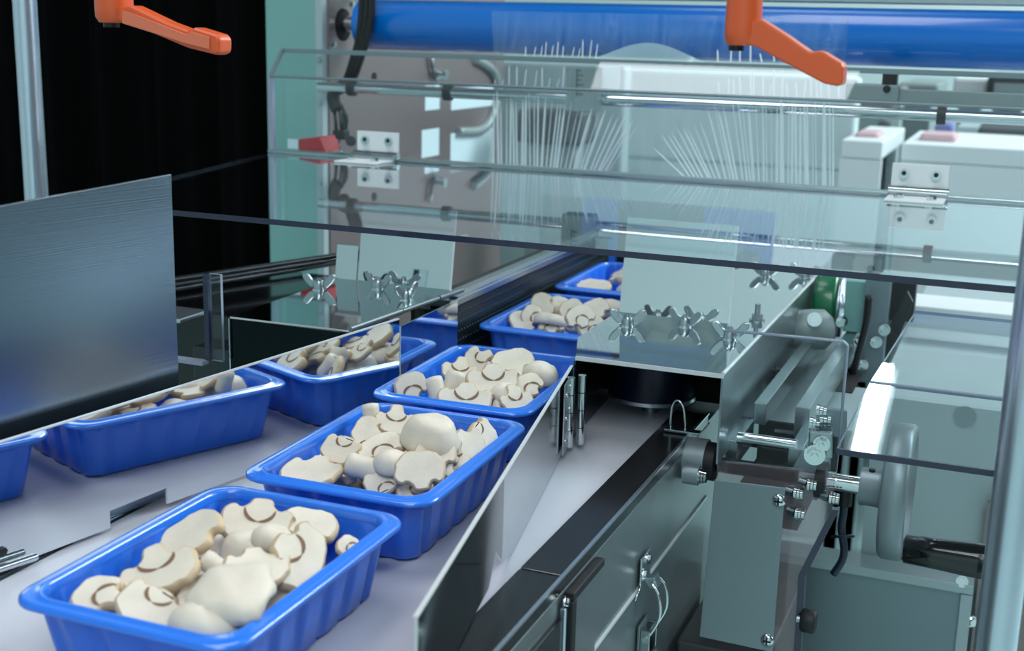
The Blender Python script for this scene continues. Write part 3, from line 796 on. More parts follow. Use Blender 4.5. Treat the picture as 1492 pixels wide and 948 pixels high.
edge('bend_edge', (XL1, gy-.0005, ZB), (XR, gy-.0005, ZB), .0022, 'bluegrey', gu)
MB().box((XL1, YT-.003, ZT-.006), (XR, YT+.003, ZT+.001)).build('top_edge', 'bluegrey', gu)
MB().box((XL1-.004, gy-.001, ZC+.004), (XL1+.003, gy+.007, ZB)).build('side_edge', 'edge_pale', gu)
MB().prism([(XL1-.003, gy-.001, ZB), (XL1-.003, gy+.006, ZB), (XL1-.003, YT+.003, ZT), (XL1-.003, YT-.004, ZT)], (.005, 0, 0)).build('side_edge', 'bluegrey', gu)
MB().box((XL1, gy-.012, ZC+.0005), (XR, gy+.010, ZC+.005)).build('hinge_rail', 'satin', gu, .001)

def hinge(pxl, pxr, label):
    a = W(pxl, 0, y=gy-.003); 
    x0 = W(pxl, 230 if pxl < 800 else 282, y=gy).x; x1 = W(pxr, 235 if pxl < 800 else 287, y=gy).x
    t = thing('hinge_assembly', label, 'hinge', ((x0+x1)/2, gy, ZC), 'steel hinges joining cover and guard')
    MB().box((x0, gy-.0035, ZC+.013), (x1, gy-.0005, ZC+.042)).build('upper_leaf', 'white', t, .0006)
    MB().box((x0, gy-.075, ZC+.0003), (x1, gy-.014, ZC+.0028)).build('lower_leaf', 'white', t, .0006)
    MB().cyl((x0-.002, gy-.008, ZC+.008), (x1+.002, gy-.008, ZC+.008), .0062, 18).build('barrel', 'chrome', t)
    MB().cyl((x0-.001, gy-.018, ZC+.006), (x1+.001, gy-.018, ZC+.006), .0045, 16).build('barrel', 'satin', t)
    for f in (.22, .78):
        xx = x0+(x1-x0)*f
        p = MB().cyl((xx, gy-.0035, ZC+.029), (xx, gy-.0085, ZC+.029), .0062, 18).build('bolt', 'chrome', t)
        MB().cyl((xx, gy-.0083, ZC+.030), (xx, gy-.0089, ZC+.030), .0033, 6, smooth=False).build('socket', 'black', p)
        p = MB().cyl((xx, gy-.050, ZC+.0028), (xx, gy-.050, ZC+.0078), .0062, 18).build('bolt', 'chrome', t)
        MB().cyl((xx, gy-.050, ZC+.0076), (xx, gy-.050, ZC+.0082), .0033, 6, smooth=False).build('socket', 'black', p)
hinge(522, 582, 'steel hinge at the left of the clear cover, before the mauve plate')
hinge(1297, 1380, 'steel hinge at the right of the clear cover')

# lower right bent acrylic cover
ac = thing('bent_cover', 'bent clear acrylic cover above the handwheel at lower right', 'cover', (-.1, 1.2, .05))
f0 = W(1219, 653, y=1.13); zf = f0.z
k0 = W(1268, 556, z=zf+.028)
h0 = W(1334, 452, z=zf+.066)
xr = .12
def strip(a, b_, nm):
    MB().prism([a, (xr, a.y, a.z), (xr, b_.y, b_.z), b_], (0, .002, -.004), 0, 1).build(nm, ['acrylic_veiled', 'edge_pale'], ac)
strip(f0, k0, 'front_sheet'); strip(k0, h0, 'rear_sheet')
MB().box((f0.x, f0.y-.001, f0.z-.0055), (xr, f0.y+.002, f0.z)).build('front_edge', 'edge_violet', ac)
MB().cyl(k0, (xr, k0.y, k0.z), .0015, 6).build('bend_edge', 'edge_pale', ac)

# ================================================================== MACHINE COLUMN, SIDE PLATE, ROLLER
XP = -1.10
col_ = thing('machine_column', 'teal painted steel column at the left end of the blue roller', 'column', (-1.16, 1.95, -.95))
yc = W(475, 150, x=XP).y
xl = W(389, 150, y=yc).x
MB().box((xl, yc, -.95), (XP-.012, yc+.10, .9)).build('column_body', 'teal', col_, .002)
MB().box((XP-.016, yc-.006, -.95), (XP-.003, yc+.012, .9)).build('flange', 'teal_pale', col_, .001)
for zz in (.36, .29): hexbolt('screw', (XP-.009, yc-.006, zz), (0, -1, 0), .005, .004, 'satin', col_)

sp = thing('side_plate', 'mauve grey machine side plate behind the roller end with white panels', 'plate', (XP, 2.3, 0))
def plate_with_holes(x0, x1, y0, y1, z0, z1, holes):
    ys = sorted({y0, y1} | {h[0] for h in holes} | {h[1] for h in holes}); zs = sorted({z0, z1} | {h[2] for h in holes} | {h[3] for h in holes})
    b = MB()
    for i in range(len(ys)-1):
        for j in range(len(zs)-1):
            ym, zm = (ys[i]+ys[i+1])/2, (zs[j]+zs[j+1])/2
            if any(h[0] < ym < h[1] and h[2] < zm < h[3] for h in holes): continue
            b.box((x0, ys[i], zs[j]), (x1, ys[i+1], zs[j+1]))
    return b
def YZ(px, py): p = W(px, py, x=XP); return p.y, p.z
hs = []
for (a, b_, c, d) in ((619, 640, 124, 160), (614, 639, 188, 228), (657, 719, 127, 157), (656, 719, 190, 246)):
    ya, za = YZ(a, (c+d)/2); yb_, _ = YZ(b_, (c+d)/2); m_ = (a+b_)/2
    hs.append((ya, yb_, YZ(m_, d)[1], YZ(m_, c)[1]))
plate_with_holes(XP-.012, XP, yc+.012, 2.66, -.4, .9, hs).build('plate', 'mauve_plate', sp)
for i, h in enumerate(hs): MB().box((XP-.006, h[0], h[2]), (XP+.001, h[1], h[3])).build('pale_inset', 'white_panel', sp)  # white panels filling the plate's rectangular openings
hy, hz = YZ(500, 36)
MB().cyl((XP-.001, hy, hz), (XP+.0012, hy, hz), .027, 32).build('shaft_hole', 'dark_hole', sp)
MB().cyl((XP, YZ(545, 112)[0], YZ(545, 112)[1]), (XP+.0015, YZ(545, 112)[0], YZ(545, 112)[1]), .008, 20).build('bolt_hole', 'dark_hole', sp)
for (a, b_) in ((486, 64), (513, 6)):
    hexbolt('screw', (XP, *YZ(a, b_)), (1, 0, 0), .005, .004, 'satin', sp)
kn = YZ(635, 108)
MB().tube([(XP+.006, YZ(624, 80)[0], YZ(624, 80)[1]), (XP+.006, YZ(628, 112)[0], YZ(628, 112)[1])], .004, 8).build('rod', 'satin_dark', sp)
MB().lathe([(.010, 0), (.012, .008), (.007, .016), (.010, .024)], (XP, *kn), (1, 0, 0), 16).build('knob', 'satin', sp)
yk, zk = YZ(700, 130)
MB().tube([(XP+.004, *YZ(690, 86)), (XP+.004, *YZ(716, 105)), (XP+.004, *YZ(722, 140)), (XP+.004, *YZ(704, 186)), (XP+.004, *YZ(664, 192))], .010, 10, sub=6).build('bent_pipe', 'grey_machine', sp)

YRL = hy
rl = thing('film_roller', 'large glossy blue film roller across the top of the machine', 'roller', (-.4, YRL, .41))
rt, rbm = W(1000, 7, y=YRL).z, W(1000, 87, y=YRL).z
rr = (rt-rbm)/2*1.0; rz_ = (rt+rbm)/2
xs = W(528, 36, y=YRL).x
MB().lathe([(rr*.96, 0), (rr, .003), (rr, 1.75)], (xs, YRL, rz_), (1, 0, 0), 72).build('roll', 'blue_roll', rl)
MB().lathe([(rr*.45, 0), (rr*.90, .0006)], (xs-.0008, YRL, rz_), (1, 0, 0), 48).build('end_face', 'roll_end', rl)
MB().cyl((XP+.0015, YRL, rz_), (xs, YRL, rz_), .0135, 24).build('shaft', 'chrome', rl)
# second pale roller just above
tr_ = thing('upper_rail', 'pale steel rail running above the blue roller at the top edge', 'rail', (-.4, 2.0, .48))
MB().box((XP, YRL-.01, rz_+rr+.006), (.65, YRL+.03, rz_+rr+.035)).build('rail_bar', 'satin', tr_, .002)

# dark hoses hanging in front of the roller end
hc = thing('hose_bundle', 'black hoses running down past the left end of the blue roller', 'hose', W(520, 60, y=YRL-.06))
yh = YRL - rr - .012
for k, dx in enumerate((0, 7, 14)):
    MB().tube([W(528+dx, -40, y=yh), W(527+dx, 20, y=yh), W(522+dx*.8, 60, y=yh), W(515+dx*.8, 84, y=yh), W(506+dx*.7, 112, y=yh+.01), W(497+dx*.3, 132, y=yh+.02)], .0062, 10).build('hose', 'cable', hc)
pc = thing('pivot_clamp', 'black pivot clamp and rods hanging from the shaft end by the red block', 'clamp', W(494, 150, y=1.86))
ys_ = 1.865
MB().tube([W(506, 124, y=ys_), W(488, 132, y=ys_), W(486, 146, y=ys_), W(492, 160, y=ys_)], .011, 12).build('elbow', 'rubber', pc)
for dx in (0, 9):
    MB().tube([W(487+dx, 154, y=ys_), W(490+dx, 190, y=ys_-.01)], .0045 if dx else .003, 10).build('rod', 'dark_steel', pc)
MB().tube([W(495, 158, y=ys_), W(502, 168, y=ys_), W(501, 190, y=ys_)], .006, 10).build('cable', 'cable', pc)
MB().box(W(484, 189, y=ys_-.015), W(510, 203, y=ys_+.004)).build('cross_block', 'black', pc, .002)
MB().cyl(W(494, 203, y=ys_-.005), W(494, 222, y=ys_-.005), .0045, 12).build('stud', 'chrome', pc)
MB().cyl(W(494, 220, y=ys_-.005), W(494, 224, y=ys_-.005), .012, 16).build('foot', 'satin', pc)
MB().lathe([(.006, 0), (.009, .006), (.007, .014)], W(512, 206, y=ys_-.012), (.3, -.8, .2), 14).build('knob', 'black', pc)
ys_ = 1.80
rbk = thing('red_block', 'red block with white end label beside the teal column', 'block', W(463, 218, y=ys_))
pA, pB = W(444, 196, y=ys_), W(484, 220, y=ys_)
MB().prism([(pA.x, ys_-.02, pB.z), (pA.x, ys_-.02, pA.z-.006), (pB.x-.012, ys_-.02, pA.z), (pB.x, ys_-.02, pB.z)], (0, .05, 0)).build('block_body', 'red', rbk, .0015)
MB().box((pA.x-.020, ys_-.02, pB.z+.002), (pA.x-.0005, ys_-.016, pA.z-.007)).build('label_plate', 'white_panel', rbk)

# guide shaft behind the guard
YS = 1.86
sh = thing('guide_shaft', 'polished round steel shaft running across behind the clear guard', 'shaft', (-.4, YS, .31))
s0, s1 = W(492, 129, y=YS), W(1492, 172, y=YS)
s1.z = s0.z = (s0.z+s1.z)/2
MB().cyl((XP, YS, s0.z), (.6, YS, s0.z), .0085, 24).build('shaft', 'chrome', sh)
for px_ in (513, 653, 1372):
    xx = W(px_, 130+(px_-500)*.042, y=YS).x
    MB().cyl((xx-.006, YS, s0.z), (xx+.006, YS, s0.z), .0125, 20).build('collar', 'rubber', sh)
# scale block in the middle
sb_ = thing('scale_block', 'grey green block with a ruled scale clamped on the shaft', 'block', W(850, 130, y=YS))
a_, b_ = W(826, 96, y=YS-.02), W(870, 164, y=YS-.02)
MB().box((a_.x, YS-.022, b_.z), (b_.x, YS+.012, a_.z)).build('block_body', 'grey_machine', sb_, .002)
a2, b2 = W(868, 96, y=YS), W(902, 130, y=YS)
MB().box((a2.x, YS-.004, b2.z), (b2.x, YS+.006, a2.z)).build('side_plate', 'white_panel', sb_, .001)
tk = MB()
for k in range(6):
    zz = a_.z-.006-k*.007; xx = a_.x+.018
    tk.box((xx, YS-.0232, zz-.0006), (xx+(.010 if k % 2 else .006), YS-.0222, zz+.0006))
tk.box((a_.x+.017, YS-.0232, a_.z-.045), (a_.x+.018, YS-.0222, a_.z-.004)).build('scale_marks', 'black', sb_)
a3, b3 = W(1230, 122, y=YS), W(1306, 150, y=YS)
sb2 = thing('mount_block', 'grey green mounting block behind the right orange lever', 'block', a3)
MB().box((a3.x, YS+.02, b3.z), (b3.x, YS+.05, a3.z)).build('block_body', 'grey_machine', sb2, .002)
MB().box((b3.x, YS+.025, b3.z-.004), (b3.x+.21, YS+.045, b3.z+.018)).build('arm', 'grey_machine', sb2, .001)
hexbolt('screw', ((a3.x+b3.x)/2+.02, YS+.02, (a3.z+b3.z)/2+.006), (0, -1, 0), .004, .004, 'black', sb2)
MB().box(((a3.x+b3.x)/2+.012, YS+.025, a3.z), ((a3.x+b3.x)/2+.032, YS+.045, a3.z+.02)).build('peg', 'black', sb2)

# ------------------------------------------------------------------ plastic film with creases
YFm = 1.825
fl = thing('film_web', 'clear plastic film web hanging before the blue roller with white creases', 'plastic film', W(970, 250, y=YFm))
fa0, fa1 = W(719, 20, y=YFm), W(1236, 20, y=YFm)
zb0 = W(719, 246, y=YFm).z
zt0 = W(719, 16, y=YFm).z
fv = []; ff = []; nx, nz = 60, 14
for i in range(nx+1):
    for j in range(nz+1):
        x = fa0.x + (fa1.x-fa0.x)*i/nx; z = zb0 + (zt0-zb0)*j/nz
        fv.append((x, YFm + .006*math.sin(i*.7+j*.3) + .004*math.sin(i*1.9-j*.5), z))
for i in range(nx):
    for j in range(nz):
        k = i*(nz+1)+j; ff.append((k, k+nz+1, k+nz+2, k+1))
fo = MB().add(fv, ff, 0, True).build('film_sheet', 'film', fl)
rnd = random.Random(3)
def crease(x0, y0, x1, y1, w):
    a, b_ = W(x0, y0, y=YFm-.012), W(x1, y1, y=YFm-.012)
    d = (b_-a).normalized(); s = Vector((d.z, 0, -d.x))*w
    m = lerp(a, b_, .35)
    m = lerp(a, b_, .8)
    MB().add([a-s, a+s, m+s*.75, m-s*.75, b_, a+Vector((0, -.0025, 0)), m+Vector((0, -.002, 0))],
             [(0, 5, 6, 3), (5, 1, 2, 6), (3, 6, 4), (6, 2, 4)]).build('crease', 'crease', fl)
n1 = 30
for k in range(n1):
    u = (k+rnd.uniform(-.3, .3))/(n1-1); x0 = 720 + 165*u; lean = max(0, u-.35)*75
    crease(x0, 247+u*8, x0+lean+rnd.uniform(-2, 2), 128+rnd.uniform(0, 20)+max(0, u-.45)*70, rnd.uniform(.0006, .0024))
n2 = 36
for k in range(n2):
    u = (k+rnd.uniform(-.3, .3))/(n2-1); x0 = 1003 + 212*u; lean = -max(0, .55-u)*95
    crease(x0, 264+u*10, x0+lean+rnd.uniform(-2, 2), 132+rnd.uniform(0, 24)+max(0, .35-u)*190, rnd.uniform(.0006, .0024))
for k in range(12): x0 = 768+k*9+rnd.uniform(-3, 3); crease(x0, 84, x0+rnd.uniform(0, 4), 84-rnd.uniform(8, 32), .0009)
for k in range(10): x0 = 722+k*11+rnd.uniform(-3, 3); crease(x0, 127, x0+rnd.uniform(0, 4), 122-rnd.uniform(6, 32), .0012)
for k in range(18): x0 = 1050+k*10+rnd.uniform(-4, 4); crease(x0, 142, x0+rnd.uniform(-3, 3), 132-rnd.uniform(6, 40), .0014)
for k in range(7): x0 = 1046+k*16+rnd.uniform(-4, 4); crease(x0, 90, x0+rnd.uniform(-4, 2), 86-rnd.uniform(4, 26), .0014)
# bright folded film edge over the roller: a raised ripple
rp = MB(); nv = 24; vv = []
for i in range(nv+1):
    u = i/nv; x = W(860, 85, y=YFm).x + (W(1040, 85, y=YFm).x-W(860, 85, y=YFm).x)*u
    z0 = W(950, 89, y=YFm).z; hh = .026*math.sin(u*PI)**1.5
    vv += [(x, YFm-.02, z0), (x, YFm-.012, z0+hh)]
rp.add(vv, [(2*i, 2*i+2, 2*i+3, 2*i+1) for i in range(nv)], 0, True).build('film_ripple', 'ripple', fl)

# ================================================================== POLES AND ORANGE LEVERS
YP = .97
pR = W(1480, 700, y=YP)
po = thing('support_post', 'round steel post in front at the right edge', 'post', (pR.x, YP, -.95))
MB().cyl((pR.x, YP, -.945), (pR.x, YP, .60), .0158, 32).build('tube', 'alu', po)
MB().cyl((pR.x, YP, -.95), (pR.x, YP, -.94), .05, 24).build('base_flange', 'satin', po)
YP2 = 1.40
pL = W(45, 150, y=YP2)
po = thing('support_post', 'round steel post at upper left before the black curtain', 'post', (pL.x, YP2, -.95))
MB().cyl((pL.x, YP2, -.945), (pL.x, YP2, .70), .0160, 32).build('tube', 'alu', po)
MB().cyl((pL.x, YP2, -.95), (pL.x, YP2, -.94), .05, 24).build('base_flange', 'satin', po)
YV = .93
zbar = .62
cb = thing('cross_bar', 'steel cross bar above the picture that carries the orange levers', 'bar', (-.3, YV, zbar))
MB().cyl((-.95, YV, zbar), (pR.x+.05, YV, zbar), .014, 24).build('tube', 'alu', cb)
def lever(name, hub, arm, face, label):
    t = thing('clamp_lever', label, 'lever', W(*hub[0], y=YV), 'orange clamp levers at the top')
    t.location.y = YV
    P = [W(*p, y=YV-.010) for p in arm]
    MB().prism(P, (0, .020, 0)).build('arm', 'orange', t, .0035, 3)
    hx0, hx1 = W(*hub[0], y=YV).x, W(*hub[1], y=YV).x
    zb_ = W(*hub[2], y=YV).z; r_ = (hx1-hx0)/2; xm = (hx0+hx1)/2
    MB().lathe([(r_*.80, 0), (r_*.98, .005), (r_, .012), (r_*.94, .05), (r_*.90, .062)], (xm, YV, zb_), (0, 0, 1), 32).build('hub', 'orange', t)
    MB().cyl((xm-.004, YV, zb_-.004), (xm-.004, YV, zb_+.002), r_*.42, 16).build('screw_cap', 'black', t)
    MB().cyl((xm, YV, zb_+.055), (xm, YV, zbar-.012), r_*.5, 16).build('stud', 'satin', t)
    if face: MB().prism([W(*p, y=YV-.0103) for p in face], (0, -.0012, 0)).build('inset_face', 'orange_face', t, .0008)
lever('r', [(1057, 30), (1110, 30), (1080, 66)], [(1075, 30), (1108, 28), (1146, 52), (1180, 76), (1193, 74), (1200, 76), (1226, 92), (1229, 98), (1228, 122), (1222, 126), (1200, 122), (1150, 95), (1100, 68), (1075, 62)],
      [(1098, 42), (1116, 40), (1178, 84), (1216, 102), (1212, 117), (1150, 87), (1098, 58)][:0], 'orange clamp lever hanging in front of the blue roller')
lever('l', [(144, 10), (189, 10), (165, 33)], [(165, 8), (190, 8), (240, 32), (272, 44), (282, 40), (314, 50), (320, 56), (319, 78), (312, 80), (272, 70), (200, 40), (165, 30)],
      [(179, 15), (196, 20), (272, 50), (280, 46), (306, 54), (306, 72), (274, 64), (179, 34)], 'orange clamp lever with pale face in front of the black curtain')

# ================================================================== LOWER RIGHT MECHANISM
YA = 1.245   # the transverse screw
ax = W(1100, 684, y=YA); zs_ = ax.z
def XA(px, py, y): return W(px, py, y=y).x
# clear mounting panel with cut outline
mp2 = thing('mounting_sheet', 'clear acrylic mounting panel with angled cut edge behind grey cover', 'panel', W(1180, 900, y=1.232))
yp = 1.232
MB().prism([W(p, q, y=yp) for p, q in ((1052, 481), (1228, 497), (1235, 504), (1222, 655), (1218, 690), (1045, 672))], (0, .008, 0)).build('upper_sheet', 'acrylic_thin', mp2)
MB().tube([W(p, q, y=yp) for p, q in ((1056, 481), (1228, 497), (1235, 504), (1222, 655))], .0016, 6, sub=1).build('bright_edge', 'edge_pale', mp2)
MB().prism([W(p, q, y=yp) for p, q in ((1045, 673), (1218, 691), (1212, 742), (1163, 838), (1154, 990), (1030, 975))], (0, .008, 0), 0, 0).build('lower_sheet', ['acrylic_mauve'], mp2)
for (p, q), (p2, q2) in (((1212, 742), (1163, 838)), ((1163, 838), (1154, 990))):
    a, b_ = W(p, q, y=yp), W(p2, q2, y=yp)
    MB().prism([a, b_, b_+Vector((.007, 0, 0)), a+Vector((.007, 0, 0))], (0, .009, 0)).build('cut_edge', 'edge_violet', mp2)
# grey sheet cover with screws
sc_ = thing('sheet_cover', 'pale grey sheet metal cover with two cross screws', 'cover', W(1080, 930, y=1.2))
MB().prism([W(1041, 699, y=1.2), W(1144, 711, y=1.2), W(1125, 950, y=1.2), W(1019, 927, y=1.2)], (0, .0025, 0)).build('sheet', 'bluegrey', sc_, .0006)
for (p, q) in ((1135, 729), (1118, 932)):
    c = W(p, q, y=1.2)
    s_ = MB().lathe([(.0068, 0), (.0064, .0018), (.004, .0034), (.001, .004)], c, (0, -1, 0), 20).build('screw', 'chrome', sc_)
    MB().box(c+Vector((-.0042, -.0044, -.0008)), c+Vector((.0042, -.0030, .0008))).box(c+Vector((-.0008, -.0044, -.0042)), c+Vector((.0008, -.0030, .0042))).build('cross_slot', 'black', s_)
lh = thing('drive_box', 'dark drive box low behind the pale grey sheet cover', 'box', (-.24, 1.3, -.95))
MB().box((-.288, 1.21, -.95), (-.19, 1.42, -.205)).build('housing', 'dark_machine', lh, .003)
MB().cyl((-.285, 1.205, -.225), (-.195, 1.205, -.225), .009, 16).build('roller', 'satin', lh)
# base plate between rails, pale with dark slots
bs = thing('slide_bed', 'pale blue steel slide base with dark slots between the rails', 'base', (-.22, 1.6, -.04))
zb2 = -.012
b0 = W(1085, 640, z=zb2)
xb0, xb1 = d1.x+.004, -.150
MB().box((xb0, 1.41, zb2-.006), (xb1, 1.60, zb2)).build('plate', 'teal_pale', bs)
MB().box((xb0, 1.601, zb2-.006), (xb1-.045, 2.1, zb2)).build('plate', 'teal_pale', bs)
for (p, q, p2, q2) in ((1140, 560, 1196, 541), (1168, 507, 1218, 498)):
    a, b_ = W(p, q, z=zb2+.0005), W(p2, q2, z=zb2+.0005)
    MB().box((xb0+.03, a.y, zb2), (xb1-.02, b_.y+.01, zb2+.0012)).build('slot', 'dark_hole', bs)
MB().box((xb0, 1.262, zb2-.07), (xb1-.03, 1.402, zb2-.045)).build('well', 'dark_hole', bs)
MB().box((xb0, 1.402, zb2-.07), (xb1-.03, 1.409, zb2)).build('well_wall', 'dark_hole', bs)
MB().box((xb0+.02, 1.392, zb2-.008), (xb1-.05, 1.398, zb2-.005)).build('bright_edge', 'alu', bs)
# four flat rails
def rail(p, q, z, y1, w, h, label, m='satin'):
    a = W(p, q, z=z)
    o = MB().box((a.x, a.y, z-h), (a.x+w, y1, z)).build('slide_rail', m, None, .0008)
    tag(o, label, 'rail', 'flat steel slide rails')
rail(1099, 586, .030, 1.90, .0135, .024, 'upper left flat slide rail of the pair behind the screw')
rail(1159, 592, .030, 1.90, .0155, .034, 'upper right flat slide rail of the pair behind the screw')
rail(1058, 640, .006, 1.345, .0125, .028, 'lower left flat slide rail ending above the screw')
rail(1149, 652, .008, 1.40, .0140, .028, 'lower right flat slide rail beside the bolted clamp block')
# rods
rd = thing('cross_rod', 'bright polished cross rod between the lower rails', 'rod', W(1110, 645, y=YA+.03))
cR = W(1110, 643, y=YA+.02)
MB().cyl((xb0+.004, YA+.02, cR.z), (XA(1160, 650, YA+.02), YA+.02, cR.z), .0072, 20).build('rod', 'chrome', rd)
sw = thing('lead_screw', 'dark threaded lead screw running to the handwheel', 'screw', (ax.x, YA, zs_))
xw0, xw1 = XA(1045, 678, YA), XA(1165, 693, YA)
tb = MB(); nt_ = 44
for k in range(nt_):
    x0 = xw0 + (xw1-xw0)*k/nt_; dx = (xw1-xw0)/nt_
    tb.cyl((x0, YA, zs_), (x0+dx*.5, YA, zs_), .0072, 14, .0088, caps=False); tb.cyl((x0+dx*.5, YA, zs_), (x0+dx, YA, zs_), .0088, 14, .0072, caps=False)
tb.build('thread', 'dark_steel', sw)
MB().cyl((XA(1206, 700, YA), YA, zs_), (XA(1258, 708, YA), YA, zs_), .0088, 22).build('shaft', 'chrome', sw)
MB().cyl((xw1, YA, zs_), (XA(1206, 700, YA), YA, zs_), .007, 18).build('shaft', 'satin_dark', sw)
MB().cyl((XA(1190, 698, YA), YA-.001, zs_), (XA(1204, 700, YA), YA-.001, zs_), .0190, 26).build('black_ring', 'rubber', sw)
# left bearing
br = thing('end_bearing', 'grey round end bearing with bolt at the left end of lead screw', 'bearing', W(1025, 690, y=YA))
xb_ = XA(1030, 675, YA)
MB().cyl((xb_-.026, YA, zs_+.002), (xb_, YA, zs_+.002), .0225, 30).build('housing', 'alu_matte', br, .0015)
MB().cyl((xb_, YA, zs_+.002), (xb_+.010, YA, zs_+.002), .0200, 30).build('black_ring', 'rubber', br)
bb = W(1016, 692, y=YA-.03)
MB().cyl(bb+Vector((-.014, 0, 0)), bb+Vector((.002, 0, 0)), .0105, 20).build('boss', 'alu_matte', br)
for k in range(3): MB().cyl(bb+Vector((.002+k*.0028, 0, 0)), bb+Vector((.0042+k*.0028, 0, 0)), .0078-.0006*k, 18).build('washer', 'chrome', br)
# bolted clamp block on the right rail
cb2 = thing('clamp_block', 'small steel clamp block with nuts on the right slide rail', 'clamp', W(1190, 640, y=1.25))
yk_ = 1.225
MB().prism([W(p, q, y=yk_) for p, q in ((1178, 628), (1213, 630), (1213, 668), (1176, 666))], (0, .006, 0)).build('plate', 'satin', cb2, .002)
MB().prism([W(p, q, y=yk_+.03) for p, q in ((1196, 592), (1234, 597), (1233, 640), (1194, 632))], (0, .004, 0)).build('back_plate', 'alu_matte', cb2, .002)
for (p, q, yy, r_) in ((1197, 646, yk_, .0062), (1187, 662, yk_-.004, .0078)):
    hexbolt('nut', W(p, q, y=yy), (.15, -1, 0), r_, .008, 'chrome', cb2, .004)
for (p, q) in ((1199, 600), (1205, 613), (1189, 618)):
    c = W(p, q, y=yk_+.028)
    for k in range(3): MB().cyl(c+Vector((k*.0036-.006, 0, 0)), c+Vector((k*.0036-.003, 0, 0)), .0078-.0008*k, 18).build('washer', 'chrome', cb2)
for (p, q, lab) in ((1183, 706, 'small hex bolt just above right of the cover screw'), (1163, 719, 'small hex bolt beside the top cover screw'),
                    (1165, 748, 'small hex bolt below the others right of the cover'), (1215, 726, 'small hex bolt beneath the shaft collar')):
    c = W(p, q, y=1.226)
    t = thing('panel_bolt', lab, 'bolt', c, 'small bolts in the clear mounting panel')
    MB().cyl(c+Vector((-.012, .004, 0)), c+Vector((-.004, .0, 0)), .0046, 14).build('shank', 'satin', t)
    for k in range(3): MB().cyl(c+Vector((-.004+k*.0032, 0, 0)), c+Vector((-.0015+k*.0032, 0, 0)), .0066-.0005*k, 18).build('washer', 'chrome', t)
# bearing arm that carries the shaft
ba = thing('bearing_bracket', 'teal steel bearing arm holding the lead screw left of the black ring', 'arm', W(1180, 700, y=1.25))
MB().prism([W(p, q, y=1.243) for p, q in ((1168, 655), (1196, 662), (1190, 730), (1140, 712))], (0, .008, 0)).build('arm_body', 'bluegrey', ba, .001)

# handwheel
hw = thing('handwheel', 'grey aluminium handwheel with black turning handle at lower right', 'handwheel', W(1300, 740, y=YA))
hx0_, hx1_ = XA(1254, 706, YA), XA(1292, 706, YA)
dx1 = XA(1328, 712, YA)
rw = .068
MB().lathe([(.0185, 0), (.0190, .002), (.0190, hx1_-hx0_-.008), (.021, hx1_-hx0_-.002), (.028, hx1_-hx0_+.004)], (hx0_, YA, zs_), (1, 0, 0), 36).build('hub', 'alu_matte', hw)
MB().lathe([(.020, -.001), (rw-.004, -.001), (rw, .003), (rw, dx1-hx1_-.004), (rw-.003, dx1-hx1_), (rw-.012, dx1-hx1_), (rw-.014, dx1-hx1_-.005), (.02, dx1-hx1_-.006)], (hx1_, YA, zs_), (1, 0, 0), 56).build('rim_disc', 'alu_matte', hw)
MB().cyl((hx0_+.010, YA-.004, zs_+.0170), (hx0_+.010, YA-.004, zs_+.0200), .0032, 12).build('set_screw', 'black', hw)
hp = W(1322, 791, y=YA-.035)
hdl = MB().lathe([(.0095, 0), (.0140, .002), (.0150, .03), (.0170, .065), (.0170, .100), (.012, .108)], (dx1-.001, YA-.024, zs_-.049), (1, 0, -.0), 28)
hdl.build('turning_handle', 'gloss_black', hw)

# electrical box behind and below
eb = thing('machine_box', 'blue grey steel box with flanged lid below the handwheel', 'box', W(1330, 940, y=1.40))
ye = 1.555
e0_, e1_ = W(1130, 818, y=ye), W(1420, 846, y=ye)
zt_ = W(1330, 836, y=ye).z
MB().box((e0_.x, ye, -.95), (e1_.x-.006, ye+.04, zt_-.012)).build('box_body', 'bluegrey', eb, .001)
MB().box((e0_.x, ye-.006, zt_-.012), (e1_.x, ye+.04, zt_)).build('lid_flange', 'teal_pale', eb, .001)
MB().box((e1_.x-.014, ye-.006, -.5), (e1_.x, ye-.001, zt_-.013)).build('side_flange', 'teal_pale', eb, .001)
hexbolt('screw', (e1_.x-.014, ye-.004, zt_+.003), (0, -1, .2), .0055, .004, 'chrome', eb)
hexbolt('screw', (e1_.x+.001, ye+.004, zt_-.05), (.8, -1, 0), .0055, .006, 'chrome', eb)
# machine body behind
mbd = thing('packing_machine', 'pale teal machine body panels behind the handwheel', 'machine', (0, 1.8, -.95))
MB().box((-.145, 1.60, -.95), (.45, 1.61, -.02)).build('front_panel', 'teal_pale', mbd)
MB().box((-.145, 1.611, -.03), (.45, 2.5, -.02)).build('deck_panel', 'teal_pale', mbd)
MB().box((e1_.x+.004, 1.575, -.95), (.45, 1.585, -.13)).build('end_panel', 'mauve_plate', mbd)
hc_ = W(1406, 607, y=1.598)
MB().cyl((hc_.x, 1.5995, hc_.z), (hc_.x, 1.598, hc_.z), .0135, 28).build('port_hole', 'bluegrey', mbd)
MB().box((-.14, 1.95, -.02), (.45, 2.05, .03)).build('white_ledge', 'white', mbd, .002)
